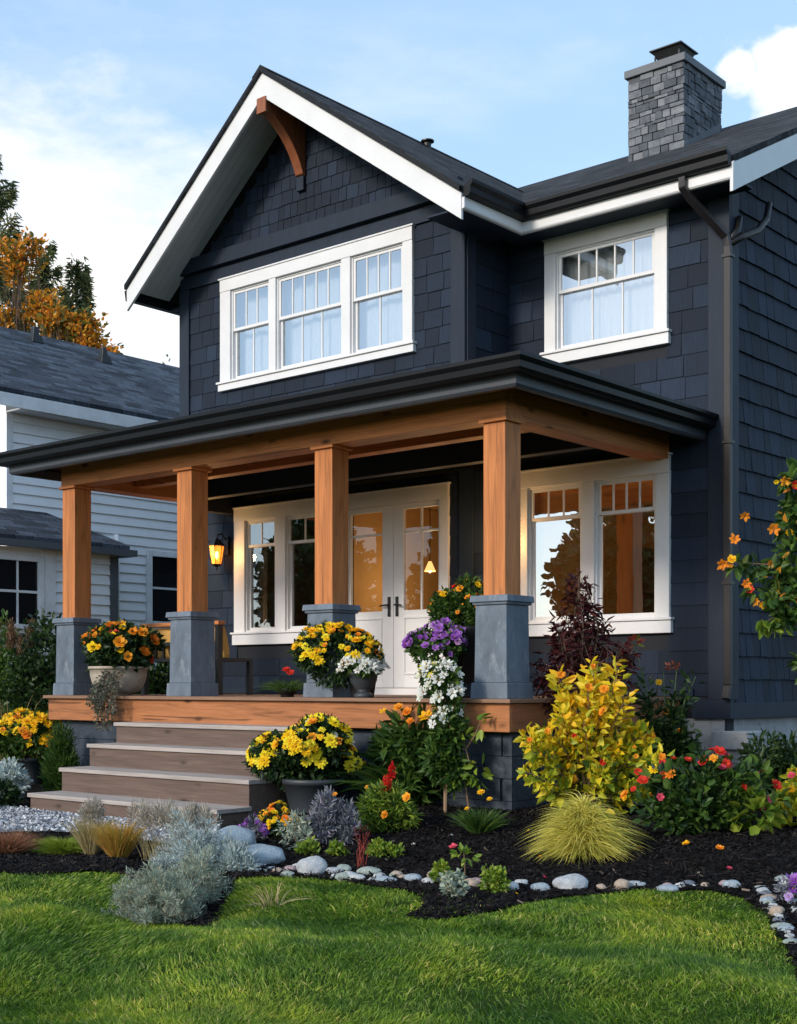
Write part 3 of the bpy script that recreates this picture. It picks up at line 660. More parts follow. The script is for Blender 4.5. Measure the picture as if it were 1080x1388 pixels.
# rooms behind the ground floor glass
def build_interior():
    wall = paint('room_wall', (.44, .28, .12), .8, .1)
    m = MB(); y0, y1 = WY + .16, 6.2
    m.box(-6.95, .6, y1, y1 + .1, 1.0, 3.75); m.box(-6.96, -6.9, y0, y1, 1.0, 3.75); m.box(.55, .6, y0, y1, 1.0, 3.75)
    m.box(-2.45, -2.35, y0, y1, 1.0, 3.75); m.box(-6.9, .55, y0, y1, 3.66, 3.76); m.box(-5.02, -4.90, y0 + .12, y1, 1.0, 3.65)
    room = m.build('interior_room', wall, house)
    MB().box(-6.9, .55, y0, y1, 1.02, 1.10).build('floor', wood_mat('room_floor', (.22, .11, .05), 0, knots=False), room)
    # doorway, picture and shelf give the rooms some depth
    f = MB(); f.box(-4.1, -3.1, y1 - .03, y1 - .005, 1.1, 3.2).build('inner_door', paint('inner_door', (.30, .17, .08), .5), room)
    s = MB()
    for z in (1.5, 1.95, 2.4, 2.85): s.box(-2.0, -.9, 5.9, 6.18, z, z + .03)
    s.box(-2.03, -2.0, 5.9, 6.18, 1.1, 3.0); s.box(-.9, -.87, 5.9, 6.18, 1.1, 3.0)
    s.build('bookcase', M['riser'], room)
    ctm = paint('tan_curtain', (.25, .15, .08), .9)
    for (xa, xb) in ((-6.45, -6.1), (-1.75, -1.62), (-.12, .05)):
        c = MB(); n = 14
        b = len(c.v)
        for i in range(n + 1): x = xa + (xb - xa) * i / n; c.v += [(x, y0 + .06 + .02 * sin(i * 1.9), 1.4), (x, y0 + .06 + .02 * sin(i * 1.9), 3.45)]
        for i in range(n): c.f.append((b + 2 * i, b + 2 * i + 2, b + 2 * i + 3, b + 2 * i + 1))
        c.build('curtain', ctm, room)
    def lamp(name, label, x, y, z, w, pend):
        t = thing(name, label, 'lamp', (x, y, z))
        if pend:
            MB().tube([(0, 0, .1), (0, 0, 3.66 - z)], .006, 6).build('cord', M['black'], t)
            MB().lathe([(.02, .09), (.075, -.04), (.07, -.04), (.015, .08)], 20).build('lamp_shade', emit_mat('shade_glow', (1, .55, .18), .9), t)
            MB().lathe([(0.001, .03), (.035, .0), (.035, -.03), (.001, -.06)], 12).build('bulb', emit_mat('bulb_glow', (1, .72, .38), 4), t)
        else:
            MB().lathe([(.001, -.75), (.09, -.75), (.08, -.72), (.015, -.68), (.02, -.3), (.015, -.1)], 20).build('lamp_base', M['black'], t)
            MB().lathe([(.10, .14), (.17, -.12), (.165, -.12), (.095, .14)], 24).build('lamp_shade', emit_mat('shade_glow2', (1, .6, .24), 4), t)
        l = bpy.data.lights.new(name + '_light', 'POINT'); l.energy = w; l.color = (1, .64, .30); l.shadow_soft_size = .15
        lo = bpy.data.objects.new('light', l); col.objects.link(lo); lo.parent = t; lo.location = (0, 0, -.25 if pend else .3)
    lamp('pendant_lamp', 'glowing pendant lamp hanging inside behind the white french doors', -4.08, 4.0, 2.72, 15, True)
    lamp('table_lamp', 'lit amber table lamp indoors behind the right lower window', -.05, 4.3, 2.35, 16, False)
    tb = thing('side_table', 'brown side table indoors under the amber table lamp', 'table', (-.05, 4.3, 1.1))
    MB().box(-.3, .3, -.25, .25, .46, .50).build('table_top', M['riser'], tb, .005)
    for a in (-1, 1):
        for b in (-1, 1): MB().box(a * .26 - .02, a * .26 + .02, b * .21 - .02, b * .21 + .02, 0, .459).build('leg', M['riser'], tb)
build_interior()
def lantern_glass():
    m = emit_mat('lantern_glass', (1, .40, .06), .75); t = m.node_tree; tr = nd(t, 'ShaderNodeBsdfTransparent'); setc(tr.inputs['Color'], (1, .62, .2)); mx = nd(t, 'ShaderNodeMixShader'); mx.inputs[0].default_value = .45
    t.links.new(t.nodes['Principled BSDF'].outputs[0], mx.inputs[1]); t.links.new(tr.outputs[0], mx.inputs[2]); t.links.new(mx.outputs[0], t.nodes['Material Output'].inputs['Surface']); return m
def wall_lantern(x, z, label):
    t = thing('wall_lantern', label, 'lantern', (x, WY - .02, z))
    m = MB(); m.box(-.05, .05, -.02, 0, -.02, .24); m.tube([(0, -.01, .18), (0, -.09, .26), (0, -.17, .24), (0, -.18, .17)], .012, 8)
    m.build('bracket', M['black'], t, .004)
    k = MB(); k.lathe([(.001, .20), (.05, .17), (.115, .10), (.115, .085), (.0, .085)], 6, (0, -.18)); k.lathe([(.0, -.20), (.06, -.17), (.07, -.155), (.0, -.15)], 6, (0, -.18)); k.lathe([(.0, -.24), (.015, -.22), (.012, -.19)], 6, (0, -.18))
    for i in range(6):
        a = i * pi / 3; k.tube([(.105 * cos(a), -.18 + .105 * sin(a), .09), (.066 * cos(a), -.18 + .066 * sin(a), -.155)], .006, 5)
    k.build('cage', M['black'], t)
    g = MB(); g.lathe([(.098, .085), (.06, -.15)], 6, (0, -.18)); g.build('glass', lantern_glass(), t)
    MB().lathe([(.001, .02), (.022, .0), (.022, -.06), (.001, -.09)], 10, (0, -.18)).build('bulb', emit_mat('lantern_bulb', (1, .78, .45), 14), t)
    l = bpy.data.lights.new('lantern_light', 'POINT'); l.energy = 11; l.color = (1, .55, .2); l.shadow_soft_size = .05
    lo = bpy.data.objects.new('light', l); col.objects.link(lo); lo.parent = t; lo.location = (0, -.36, -.02)
wall_lantern(-6.62, 2.98, 'lit amber glass wall lantern left of the pair of porch windows')
wall_lantern(-1.98, 2.84, 'lit wall lantern mostly hidden behind the nearest cedar post')

# ------------------------------------------------------------------ ground, bed, gravel, grass
def inpoly(x, y, P):
    c = np.zeros(np.shape(x), bool); n = len(P); j = n - 1
    for i in range(n):
        xi, yi = P[i]; xj, yj = P[j]
        c ^= ((yi > y) != (yj > y)) & (x < (xj - xi) * (y - yi) / (yj - yi + 1e-12) + xi); j = i
    return c
def polydist(x, y, P):
    d = np.full(np.shape(x), 1e9)
    for i in range(len(P)):
        (ax, ay), (bx, by) = P[i], P[(i + 1) % len(P)]
        L2 = (bx - ax) ** 2 + (by - ay) ** 2 + 1e-12
        t = np.clip(((x - ax) * (bx - ax) + (y - ay) * (by - ay)) / L2, 0, 1)
        d = np.minimum(d, np.hypot(x - ax - t * (bx - ax), y - ay - t * (by - ay)))
    return d
EDGE = [at(u, v)[:2] for u, v in [(-90, 1188), (0, 1186), (90, 1185), (170, 1188), (215, 1230), (250, 1258), (282, 1262), (304, 1225), (322, 1192), (400, 1190), (470, 1196), (530, 1206), (572, 1218),
        (575, 1232), (545, 1244), (590, 1250), (650, 1242), (700, 1230), (760, 1217), (860, 1209), (960, 1208), (1005, 1218), (1040, 1245), (1062, 1280), (1078, 1320), (1110, 1400)]]
BED = EDGE + [(7.4, -4.0), (9, 0), (9, 6), (RX, 6), (RX, 3), (-7.5, 3), (-13, 3), (-13, -2.6)]
GRAVEL = [at(u, v)[:2] for u, v in [(-120, 1125), (-60, 1136), (60, 1131), (160, 1136), (225, 1150), (290, 1140)]] + [(-1.9, -1.6), (-4.8, -1.6), (-8, -2.0), (-9, -3.0)]
def build_ground():
    xs = np.concatenate([[-1500, -500, -200, -90, -50, -30, -20], np.arange(-15, 10, .1), [12, 16, 22, 32, 50, 90, 200, 500, 1500]])
    ys = np.concatenate([[-1500, -500, -200, -90, -50, -30, -20, -14], np.arange(-11, 8, .1), [9, 12, 16, 22, 32, 50, 90, 200, 500, 1500]])
    X, Y = np.meshgrid(xs, ys); Z = ground_h(X, Y); V = np.stack([X, Y, Z], -1).reshape(-1, 3)
    nx, ny = len(xs), len(ys); i = np.arange(ny - 1)[:, None] * nx + np.arange(nx - 1)[None]
    F = np.stack([i, i + 1, i + 1 + nx, i + nx], -1).reshape(-1, 4)
    me = mesh_np('ground', V, F); me.shade_smooth()
    m, t, p = mat('turf_soil'); n = noise_node(t, 3, (1, 1, 1), 8, .7)
    t.links.new(ramp_node(t, n, [(.3, (.020, .036, .008)), (.7, (.045, .075, .016))]), p.inputs['Base Color']); p.inputs['Roughness'].default_value = 1; p.inputs['Specular IOR Level'].default_value = 0
    tag(link('ground', me, mat=m), kind='structure')
    def patch(name, P, dz, mt, step=.05):
        P_ = np.array(P); x = np.arange(P_[:, 0].min(), P_[:, 0].max(), step); y = np.arange(P_[:, 1].min(), P_[:, 1].max(), step)
        X, Y = np.meshgrid(x, y); Z = ground_h(X, Y) + dz; nx, ny = len(x), len(y)
        cx, cy = X[:-1, :-1] + step / 2, Y[:-1, :-1] + step / 2; k = inpoly(cx, cy, P)
        Z = Z + .012 * np.sin(X * 9 + 3 * np.sin(Y * 5)) * np.sin(Y * 11 + 2 * np.sin(X * 7)) * (dz > .012) * .5
        i = (np.arange(ny - 1)[:, None] * nx + np.arange(nx - 1)[None])[k]
        me = mesh_np(name, np.stack([X, Y, Z], -1).reshape(-1, 3), np.stack([i, i + 1, i + 1 + nx, i + nx], -1))
        bm = bmesh.new(); bm.from_mesh(me); bmesh.ops.delete(bm, geom=[v for v in bm.verts if not v.link_faces], context='VERTS'); bm.to_mesh(me); bm.free()
        me.shade_smooth(); return tag(link(name, me, mat=mt), kind='structure')
    m, t, p = mat('mulch_soil'); n = noise_node(t, 40, (1, 1, 1), 8, .75)
    t.links.new(ramp_node(t, n, [(.35, (.004, .003, .0035)), (.6, (.010, .008, .008)), (.8, (.022, .017, .016))]), p.inputs['Base Color']); p.inputs['Roughness'].default_value = 1; p.inputs['Specular IOR Level'].default_value = .1
    bump(t, p, n, .03, 1); patch('mulch_bed', BED, .014, m)
    m, t, p = mat('gravel_base'); n = noise_node(t, 60, (1, 1, 1), 6, .7)
    t.links.new(ramp_node(t, n, [(.3, (.12, .125, .13)), (.7, (.42, .43, .45))]), p.inputs['Base Color']); p.inputs['Roughness'].default_value = .9
    bump(t, p, n, .02, 1); patch('gravel_path', GRAVEL, .034, m)
build_ground()
def frame_filter(x, y, z, pad=40):
    dx, dy, dz = x - CAM[0], y - CAM[1], z - CAM[2]; k = dx * FW[0] + dy * FW[1]; l = dx * RT[0] + dy * RT[1]
    u = 540 + FOC * l / k; v = HOR - FOC * dz / k
    return (k > 1) & (u > -pad) & (u < 1080 + pad) & (v < 1388 + 3 * pad)
def vnoise(x, y, s, seed=0):
    r = np.random.default_rng(seed); a = np.zeros_like(x)
    for k in range(6):
        th = r.uniform(0, 2 * pi); f = s * r.uniform(.6, 1.7); a = a + np.sin(f * (x * cos(th) + y * sin(th)) + r.uniform(0, 6.28))
    return a / 6
def blades(P, D, L, W, droop=.25, segs=2, side=None):
    """curved tapering grass blades: P base, D unit direction"""
    n = len(P); L = np.broadcast_to(L, (n,)); W = np.broadcast_to(W, (n,))
    if side is None:
        rnd = RNG.normal(size=(n, 3)); rnd[:, 2] *= .2; side = np.cross(D, rnd)
    side = side / (np.linalg.norm(side, axis=1, keepdims=True) + 1e-9)
    h = D.copy(); h[:, 2] = 0; hn = np.linalg.norm(h, axis=1, keepdims=True) + 1e-6; h /= hn
    vs = []
    for k in range(segs + 1):
        t = k / segs; c = P + D * (L * t)[:, None] + h * (L * droop * t * t * .6)[:, None]; c[:, 2] -= L * droop * t * t
        w = W * (1 - .75 * t ** 1.5) if k < segs else W * .0
        if k < segs: vs += [c - side * w[:, None] / 2, c + side * w[:, None] / 2]
        else: vs += [c]
    V = np.stack(vs, 1); m = V.shape[1]; V = V.reshape(-1, 3); b = np.arange(n) * m; F = []
    for k in range(segs - 1): F += [np.stack([b + 2 * k, b + 2 * k + 1, b + 2 * k + 3], 1), np.stack([b + 2 * k, b + 2 * k + 3, b + 2 * k + 2], 1)]
    F.append(np.stack([b + 2 * segs - 2, b + 2 * segs - 1, b + 2 * segs], 1))
    return V, np.concatenate(F)
BAND = [at(u, v)[:2] for u, v in [(530, 1212), (600, 1214), (680, 1226), (640, 1248), (560, 1258), (430, 1272), (430, 1262), (540, 1240)]]
def build_lawn():
    n = 1000000; x = RNG.uniform(-6, 7.2, n); y = RNG.uniform(-9.2, -2.0, n); z = ground_h(x, y)
    jx, jy = x + .05 * vnoise(x, y, 14, 21), y + .05 * vnoise(x, y, 14, 22)
    band = inpoly(x, y, BAND) & (RNG.uniform(size=n) < .16)
    k = frame_filter(x, y, z) & (~inpoly(jx, jy, BED) | band); x, y, z = x[k], y[k], z[k]
    dep = (x - CAM[0]) * FW[0] + (y - CAM[1]) * FW[1]
    # fewer, wider blades with distance
    k = RNG.uniform(size=len(x)) < np.clip((6.0 / dep) ** 1.3, .3, 1); x, y, z, dep = x[k], y[k], z[k], dep[k]
    d = polydist(x, y, EDGE)
    cl = vnoise(x, y, 9, 3); c2 = vnoise(x, y, 2.3, 5)
    bare = (vnoise(x, y, 5, 9) > .33); k = ~(bare & (RNG.uniform(size=len(x)) < .55)); x, y, z, dep, d, cl, c2 = (a[k] for a in (x, y, z, dep, d, cl, c2))
    n = len(x); L = (.041 + .022 * cl + .016 * c2 + RNG.uniform(-.016, .022, n)) * np.clip(.75 + d * 1.2, .75, 1.1)
    th = RNG.uniform(0, 2 * pi, n); ti = np.abs(RNG.normal(0, .40, n)) ; lean = .75 * vnoise(x, y, 4, 11)
    D = np.stack([np.cos(th) * np.sin(ti) + lean, np.sin(th) * np.sin(ti) + .6 * vnoise(x, y, 3.2, 12), np.cos(ti)], 1); D /= np.linalg.norm(D, axis=1, keepdims=True)
    V, F = blades(np.stack([x, y, z - .004], 1), D, np.clip(L, .02, .115) * np.where(RNG.uniform(size=n) < .02, 1.5, 1), .0042 * np.clip(dep / 5.5, .85, 1.6) * RNG.choice([.7, 1, 1, 1.5], n), .35)
    print('lawn blades', n)
    me = mesh_np('grass', V, F)
    m, t, p = mat('grass_blade')
    n1 = noise_node(t, 1.1, (1, 1, 1), 4, .6); n2 = noise_node(t, 6, (1, 1, 1), 4, .6)
    a = ramp_node(t, island(t), [(0, (.055, .115, .014)), (.3, (.118, .22, .022)), (.68, (.19, .31, .036)), (.90, (.29, .38, .07)), (1, (.50, .46, .21))])
    g = ramp_node(t, n1, [(.38, (.46, .62, .62)), (.5, (.95, 1, .9)), (.62, (1.6, 1.32, 1.0))]); g2 = ramp_node(t, n2, [(.35, (.60, .68, .70)), (.65, (1.28, 1.18, 1.0))])
    cc = mixc(t, 1, mixc(t, 1, a, g, 'MULTIPLY'), g2, 'MULTIPLY')
    t.links.new(cc, p.inputs['Base Color']); p.inputs['Roughness'].default_value = .5; p.inputs['Specular IOR Level'].default_value = .25
    tr = nd(t, 'ShaderNodeBsdfTranslucent'); t.links.new(cc, tr.inputs['Color']); mx = nd(t, 'ShaderNodeMixShader'); mx.inputs[0].default_value = .35
    t.links.new(p.outputs[0], mx.inputs[1]); t.links.new(tr.outputs[0], mx.inputs[2]); t.links.new(mx.outputs[0], t.nodes['Material Output'].inputs['Surface'])
    tag(link('lawn_grass', me, mat=m), 'short green lawn grass in the foreground', 'grass', kind='stuff')
build_lawn()
def chips(name, P, n, Lr, Wr, mt, label, cat, dz, x0, x1, y0, y1, tilt=.5, excl=None):
    x = RNG.uniform(x0, x1, n); y = RNG.uniform(y0, y1, n); k = inpoly(x, y, P) & frame_filter(x, y, ground_h(x, y))
    if excl is not None: k &= ~inpoly(x, y, excl)
    x, y = x[k], y[k]; n = len(x); c = np.stack([x, y, ground_h(x, y) + dz + RNG.uniform(0, .012, n)], 1)
    a = RNG.normal(size=(n, 3)); a[:, 2] *= tilt; a /= np.linalg.norm(a, axis=1, keepdims=True)
    b = np.cross(a, RNG.normal(size=(n, 3)) * [tilt, tilt, 1]); b /= np.linalg.norm(b, axis=1, keepdims=True); w = np.cross(a, b)
    L = RNG.uniform(*Lr, n)[:, None] / 2; W = RNG.uniform(*Wr, n)[:, None] / 2; T = W * .35
    V = np.stack([c - a * L - b * W * .6, c - a * L + b * W * .8, c + a * L + b * W * .5, c + a * L * .9 - b * W, c + w * T - a * L * .6, c + w * T + a * L * .6], 1).reshape(-1, 3)
    o = np.arange(n)[:, None] * 6
    F = np.concatenate([o + q for q in ([0, 1, 4], [3, 0, 4], [1, 2, 5], [2, 3, 5], [1, 5, 4], [3, 4, 5], [0, 1, 2], [0, 2, 3])])
    return tag(link(name, mesh_np(name, V, F), mat=mt), label, cat, kind='stuff')
def build_mulch():
    m, t, p = mat('mulch_chip')
    t.links.new(ramp_node(t, island(t), [(0, (.004, .003, .0035)), (.6, (.008, .0065, .0065)), (.93, (.018, .014, .013)), (.99, (.05, .036, .03)), (1, (.20, .16, .13))]), p.inputs['Base Color']); p.inputs['Roughness'].default_value = .8; p.inputs['Specular IOR Level'].default_value = .2
    chips('mulch', BED, 150000, (.02, .07), (.006, .018), m, 'dark bark mulch chips covering the planting bed', 'mulch', .016, -6, 7, -5.6, 4, .45, GRAVEL)
    m, t, p = mat('gravel_stone')
    t.links.new(ramp_node(t, island(t), [(0, (.14, .15, .17)), (.5, (.36, .38, .42)), (1, (.68, .69, .72))]), p.inputs['Base Color']); p.inputs['Roughness'].default_value = .8
    chips('gravel', GRAVEL, 30000, (.018, .04), (.016, .034), m, 'pale grey gravel of the path before the steps', 'gravel', .04, -9, 0, -4.2, -1.4, .6)
build_mulch()
# ------------------------------------------------------------------ river stones
def stone_mesh(seed, sq=.6):
    r = random.Random(seed); bm = bmesh.new(); bmesh.ops.create_icosphere(bm, subdivisions=4, radius=1)
    o = Vector((r.uniform(0, 9), r.uniform(0, 9), r.uniform(0, 9)))
    from mathutils import noise as mn
    e = Vector((r.uniform(.9, 1.2), r.uniform(.7, .95), sq * r.uniform(.85, 1.1)))
    for v in bm.verts:
        d = v.co.normalized(); f = 1 + .22 * mn.noise(d * .9 + o) + .06 * mn.noise(d * 2.4 + o); v.co = Vector((d.x * e.x, d.y * e.y, d.z * e.z)) * f
    me = bpy.data.meshes.new('stone'); bm.to_mesh(me); bm.free(); me.shade_smooth(); return me
def stone_mat(name, c):
    m, t, p = mat(name); n = noise_node(t, 1.6, (1, 1, 1), 9, .7); n2 = noise_node(t, 14, (1, 1, 1), 5, .7)
    cc = ramp_node(t, n, [(.3, tuple(x * .65 for x in c)), (.5, c), (.7, tuple(min(1, x * 1.3) for x in c))])
    cc = mixc(t, 1, cc, ramp_node(t, n2, [(.35, (.7, .7, .7)), (.65, (1.15, 1.15, 1.15))]), 'MULTIPLY')
    t.links.new(cc, p.inputs['Base Color']); p.inputs['Roughness'].default_value = .7; bump(t, p, n2, .03, .5); return m
SM = {'blue': stone_mat('blue_stone', (.34, .41, .46)), 'grey': stone_mat('grey_stone', (.44, .46, .48)), 'pale': stone_mat('pale_stone', (.55, .56, .56)),
      'dark': stone_mat('dark_stone', (.16, .18, .22)), 'tan': stone_mat('tan_stone', (.45, .35, .27)), 'pink': stone_mat('pink_stone', (.42, .30, .31)), 'green': stone_mat('green_stone', (.33, .38, .34))}
STM = {}
def stone(u, v, wpx, hpx, c, label, group=None, cat='stone', name='river_stone'):
    key = (c, random.randrange(3))
    if key not in STM:
        me = stone_mesh(hash(key[0]) % 97 + key[1] * 31 if False else len(STM) * 7 + 3); me.materials.append(SM[c]); STM[key] = me
    p = at(u, v); s = wpx * mpp(p) / 2
    o = link(name, STM[key], None, (p[0], p[1], p[2] + s * hpx / wpx * .5), (0, 0, YAW + random.uniform(-.25, .25)))
    o.scale = (s * .92, s * .9, s * hpx / wpx / .6 * .95); return tag(o, label, cat, group)
stone(352, 1172, 74, 40, 'blue', 'flat blue grey boulder right of the silver bush by the steps', name='boulder')
stone(316, 1152, 66, 48, 'blue', 'rounded blue grey boulder at the right end of the bottom step', name='boulder')
stone(283, 1168, 50, 36, 'pale', 'pale boulder half hidden behind the silver blue bush', name='boulder')
stone(424, 1186, 48, 33, 'grey', 'upright rounded grey boulder in the middle of the stone edging', name='boulder')
stone(775, 1206, 54, 27, 'grey', 'grey flat topped boulder in front of the golden grass mound', name='boulder')
stone(501, 1187, 30, 17, 'green', 'greenish grey oval stone beside the red stemmed seedling', name='boulder')
stone(905, 1208, 32, 14, 'blue', 'flat blue stone at the lawn edge below the red flowering shrub', name='boulder')
rgs = random.Random(12); G_ST = 'small river stones edging the flower bed'
for (u0, v0, u1, v1, n, s0, s1) in ((335, 1182, 440, 1186, 15, 8, 17), (440, 1186, 545, 1196, 20, 9, 20), (545, 1196, 640, 1206, 14, 10, 24), (640, 1204, 745, 1207, 8, 9, 22), (790, 1206, 1000, 1204, 14, 8, 22), (1030, 1206, 1076, 1285, 24, 8, 20), (1062, 1192, 1080, 1240, 8, 10, 22)):
    for i in range(n):
        f = (i + rgs.uniform(0, 1)) / n; w = rgs.uniform(s0, s1) * 1.3
        stone(u0 + (u1 - u0) * f, v0 + (v1 - v0) * f + rgs.uniform(-7, 5), w, w * rgs.uniform(.5, .75), rgs.choice(['blue', 'blue', 'grey', 'pale', 'pale', 'dark', 'tan', 'pink', 'green']), 'small rounded river stone in the row edging the flower bed', G_ST)

# ------------------------------------------------------------------ foliage builders
def unit(a): return a / (np.linalg.norm(a, axis=-1, keepdims=True) + 1e-9)
def leaves(P, A, L, W, fold=.18, bend=.2, shape=0):
    n = len(P); L = np.broadcast_to(L, (n,))[:, None]; W = np.broadcast_to(W, (n,))[:, None]
    S = unit(np.cross(A, RNG.normal(size=(n, 3)) + np.array([0, 0, .6]))); N = np.cross(S, A)
    def q(t, w, up): return P + A * L * t + S * W * w + N * (W * up * fold * 2 - L * bend * t * t)
    V = np.stack([q(0, 0, 0), q(.32, .5, .5), q(.7, .36, .4), q(1, 0, 0), q(.7, -.36, .4), q(.32, -.5, .5)], 1).reshape(-1, 3)
    b = np.arange(n)[:, None] * 6
    return V, np.concatenate([b + [0, 1, 2, 3], b + [0, 3, 4, 5]])
def cloud(n, blobs, shell=.55, up=.35, rnd=.7, low=None):
    """random points in ellipsoid clumps (x,y,z,rx,ry,rz) with outward directions"""
    B = np.array(blobs, float); w = B[:, 3] * B[:, 4] * B[:, 5]; w = w ** .75; k = RNG.choice(len(B), n, p=w / w.sum())
    d = unit(RNG.normal(size=(n, 3))); r = shell + (1 - shell) * RNG.uniform(size=n) ** .5; r *= RNG.uniform(.85, 1.08, n)
    P = B[k, :3] + d * B[k, 3:] * r[:, None]; A = unit(d + RNG.normal(size=(n, 3)) * rnd + np.array([0, 0, up]))
    if low is not None: m = P[:, 2] > low; P, A = P[m], A[m]
    return P, A
def foliage(name, parent, n, blobs, L, W, mt, shell=.5, up=.35, rnd=.7, fold=.18, bend=.2, low=.01, jit=.35):
    P, A = cloud(n, blobs, shell, up, rnd, low); m = len(P); s = RNG.uniform(1 - jit, 1 + jit, m)
    return link(name, mesh_np(name, *leaves(P, A, L * s, W * s, fold, bend)), parent, mat=mt)
def tuft(name, parent, n, r, H, W, mt, spread=.5, droop=.4, segs=3, jit=.3, c=(0, 0)):
    th = RNG.uniform(0, 2 * pi, n); rr = r * np.sqrt(RNG.uniform(size=n)); P = np.stack([c[0] + rr * np.cos(th), c[1] + rr * np.sin(th), np.zeros(n)], 1)
    ti = spread * RNG.uniform(.05, 1, n) * (0.4 + .6 * rr / r); ph = th + RNG.normal(0, .5, n)
    D = np.stack([np.sin(ti) * np.cos(ph), np.sin(ti) * np.sin(ph), np.cos(ti)], 1)
    return link(name, mesh_np(name, *blades(P, D, H * RNG.uniform(1 - jit, 1 + jit * .5, n), W, droop, segs)), parent, mat=mt)
def sprays(parent, tips, n, L, W, lm, start=.35, jit=.03, name='foliage', up=.2, base=(0, 0, 0), bend=.3, r0=.008, seed=1, stem=True, sm=None, crook=.06):
    r = random.Random(seed); paths = []; P = []; A = []; b = Vector(base)
    for tp in tips:
        q = Vector(tp); d = q - b; h = Vector((d.x, d.y, 0)); k = d.length
        path = [b + Vector((r.gauss(0, .02), r.gauss(0, .02), 0)), b + Vector((d.x * .22, d.y * .22, d.z * .38)), b + Vector((d.x * .58, d.y * .58, d.z * .76)) + Vector((r.gauss(0, crook), r.gauss(0, crook), r.gauss(0, crook))) * k * .5, q]
        paths.append(path); m = max(3, int(n / len(tips) * r.uniform(.7, 1.3)))
        for i in range(m):
            f = (start + (1 - start) * r.random() ** .8) * 2.999; i0 = int(f); c = path[i0].lerp(path[i0 + 1], f - i0); ax = (path[i0 + 1] - path[i0]).normalized()
            o = Vector((r.gauss(0, 1), r.gauss(0, 1), r.gauss(0, 1))); o = (o - ax * o.dot(ax) * .6).normalized()
            P.append(c + o * jit * r.random()); A.append((o + ax * .5 + Vector((0, 0, up))).normalized())
    P = np.array([tuple(x) for x in P]); A = np.array([tuple(x) for x in A]); s_ = RNG.uniform(.6, 1.3, len(P))
    o = link(name, mesh_np(name, *leaves(P, A, L * s_, W * s_, .18, bend)), parent, mat=LM[lm] if isinstance(lm, str) else lm)
    if stem: stems('stem', parent, paths, r0, r0 * .3, sm or TWIG, 5)
    return o
def stems(name, parent, paths, r0, r1, mt, n=5):
    m = MB()
    for p in paths: m.tube(p, [r0 + (r1 - r0) * i / (len(p) - 1) for i in range(len(p))], n, cap=False)
    return m.build(name, mt, parent)
def petals_mesh(kind, r, mt, mc):
    V = []; F = []; mi = []
    def petal(a, tilt, r0, r1, w, z0):
        ca, sa = cos(a), sin(a); b = len(V)
        def pt(rr, ww, z): V.append((ca * rr - sa * ww, sa * rr + ca * ww, z))
        pt(r0, 0, z0); pt(r0 + (r1 - r0) * .55, w / 2, z0 + (r1 - r0) * .55 * tilt); pt(r1, w * .18, z0 + (r1 - r0) * tilt * .9); pt(r1, -w * .18, z0 + (r1 - r0) * tilt * .9); pt(r0 + (r1 - r0) * .55, -w / 2, z0 + (r1 - r0) * .55 * tilt)
        F.append((b, b + 1, b + 2, b + 3, b + 4)); mi.append(0)
    rr = random.Random(kind)
    rings = {'mum': [(10, .15, 1.0, .45, 0), (9, .45, .8, .4, .04), (7, .9, .55, .34, .08)], 'daisy': [(11, .12, 1, .4, 0)], 'rose': [(6, .35, 1, .9, 0), (5, .9, .75, .75, .02), (4, 1.6, .45, .55, .04)], 'lily': [(6, .5, 1, .5, 0), (4, .8, .7, .4, .02)]}[kind]
    for n, ti, R1, w, z in rings:
        o = rr.uniform(0, 1)
        for i in range(n): petal((i + o) / n * 2 * pi + rr.uniform(-.12, .12), ti * rr.uniform(.7, 1.3), r * .08, r * R1 * rr.uniform(.85, 1.1), r * w * 1.15, r * z)
    b = len(V); k = 7; cr = r * (.22 if kind == 'daisy' else .13); cz = r * .1 if kind == 'daisy' else r * .25
    for i in range(k): V.append((cr * cos(2 * pi * i / k), cr * sin(2 * pi * i / k), cz))
    V.append((0, 0, cz + cr * .6))
    for i in range(k): F.append((b + i, b + (i + 1) % k, b + k)); mi.append(1)
    me = bpy.data.meshes.new('flower'); me.from_pydata(V, [], F); me.materials.append(mt); me.materials.append(mc); me.polygons.foreach_set('material_index', mi); return me
def petal_mat(name, c, c2=None):
    m, t, p = mat(name); oi = nd(t, 'ShaderNodeObjectInfo')
    cc = ramp_node(t, oi.outputs['Random'], [(0, c), (1, c2 or tuple(x * .75 for x in c))])
    t.links.new(cc, p.inputs['Base Color']); p.inputs['Roughness'].default_value = .55; p.inputs['Specular IOR Level'].default_value = .2
    tr = nd(t, 'ShaderNodeBsdfTranslucent'); t.links.new(cc, tr.inputs['Color']); mx = nd(t, 'ShaderNodeMixShader'); mx.inputs[0].default_value = .3
    t.links.new(p.outputs[0], mx.inputs[1]); t.links.new(tr.outputs[0], mx.inputs[2]); t.links.new(mx.outputs[0], t.nodes['Material Output'].inputs['Surface']); return m
PM = {'yellow': petal_mat('yellow_petal', (.90, .66, .015), (.92, .48, .01)), 'lemon': petal_mat('lemon_petal', (.90, .78, .05), (.88, .70, .02)), 'white': petal_mat('white_petal', (.80, .80, .76), (.76, .78, .70)), 'orange': petal_mat('orange_petal', (.85, .24, .02), (.88, .40, .03)),
      'red': petal_mat('red_petal', (.62, .018, .02), (.75, .06, .03)), 'pink': petal_mat('pink_petal', (.70, .035, .14), (.75, .10, .16)), 'purple': petal_mat('purple_petal', (.26, .06, .42), (.42, .18, .58)), 'lilac': petal_mat('lilac_petal', (.50, .36, .66), (.60, .30, .55))}
CENTER = paint('flower_centre', (.35, .17, .02), .8)
FL = {}
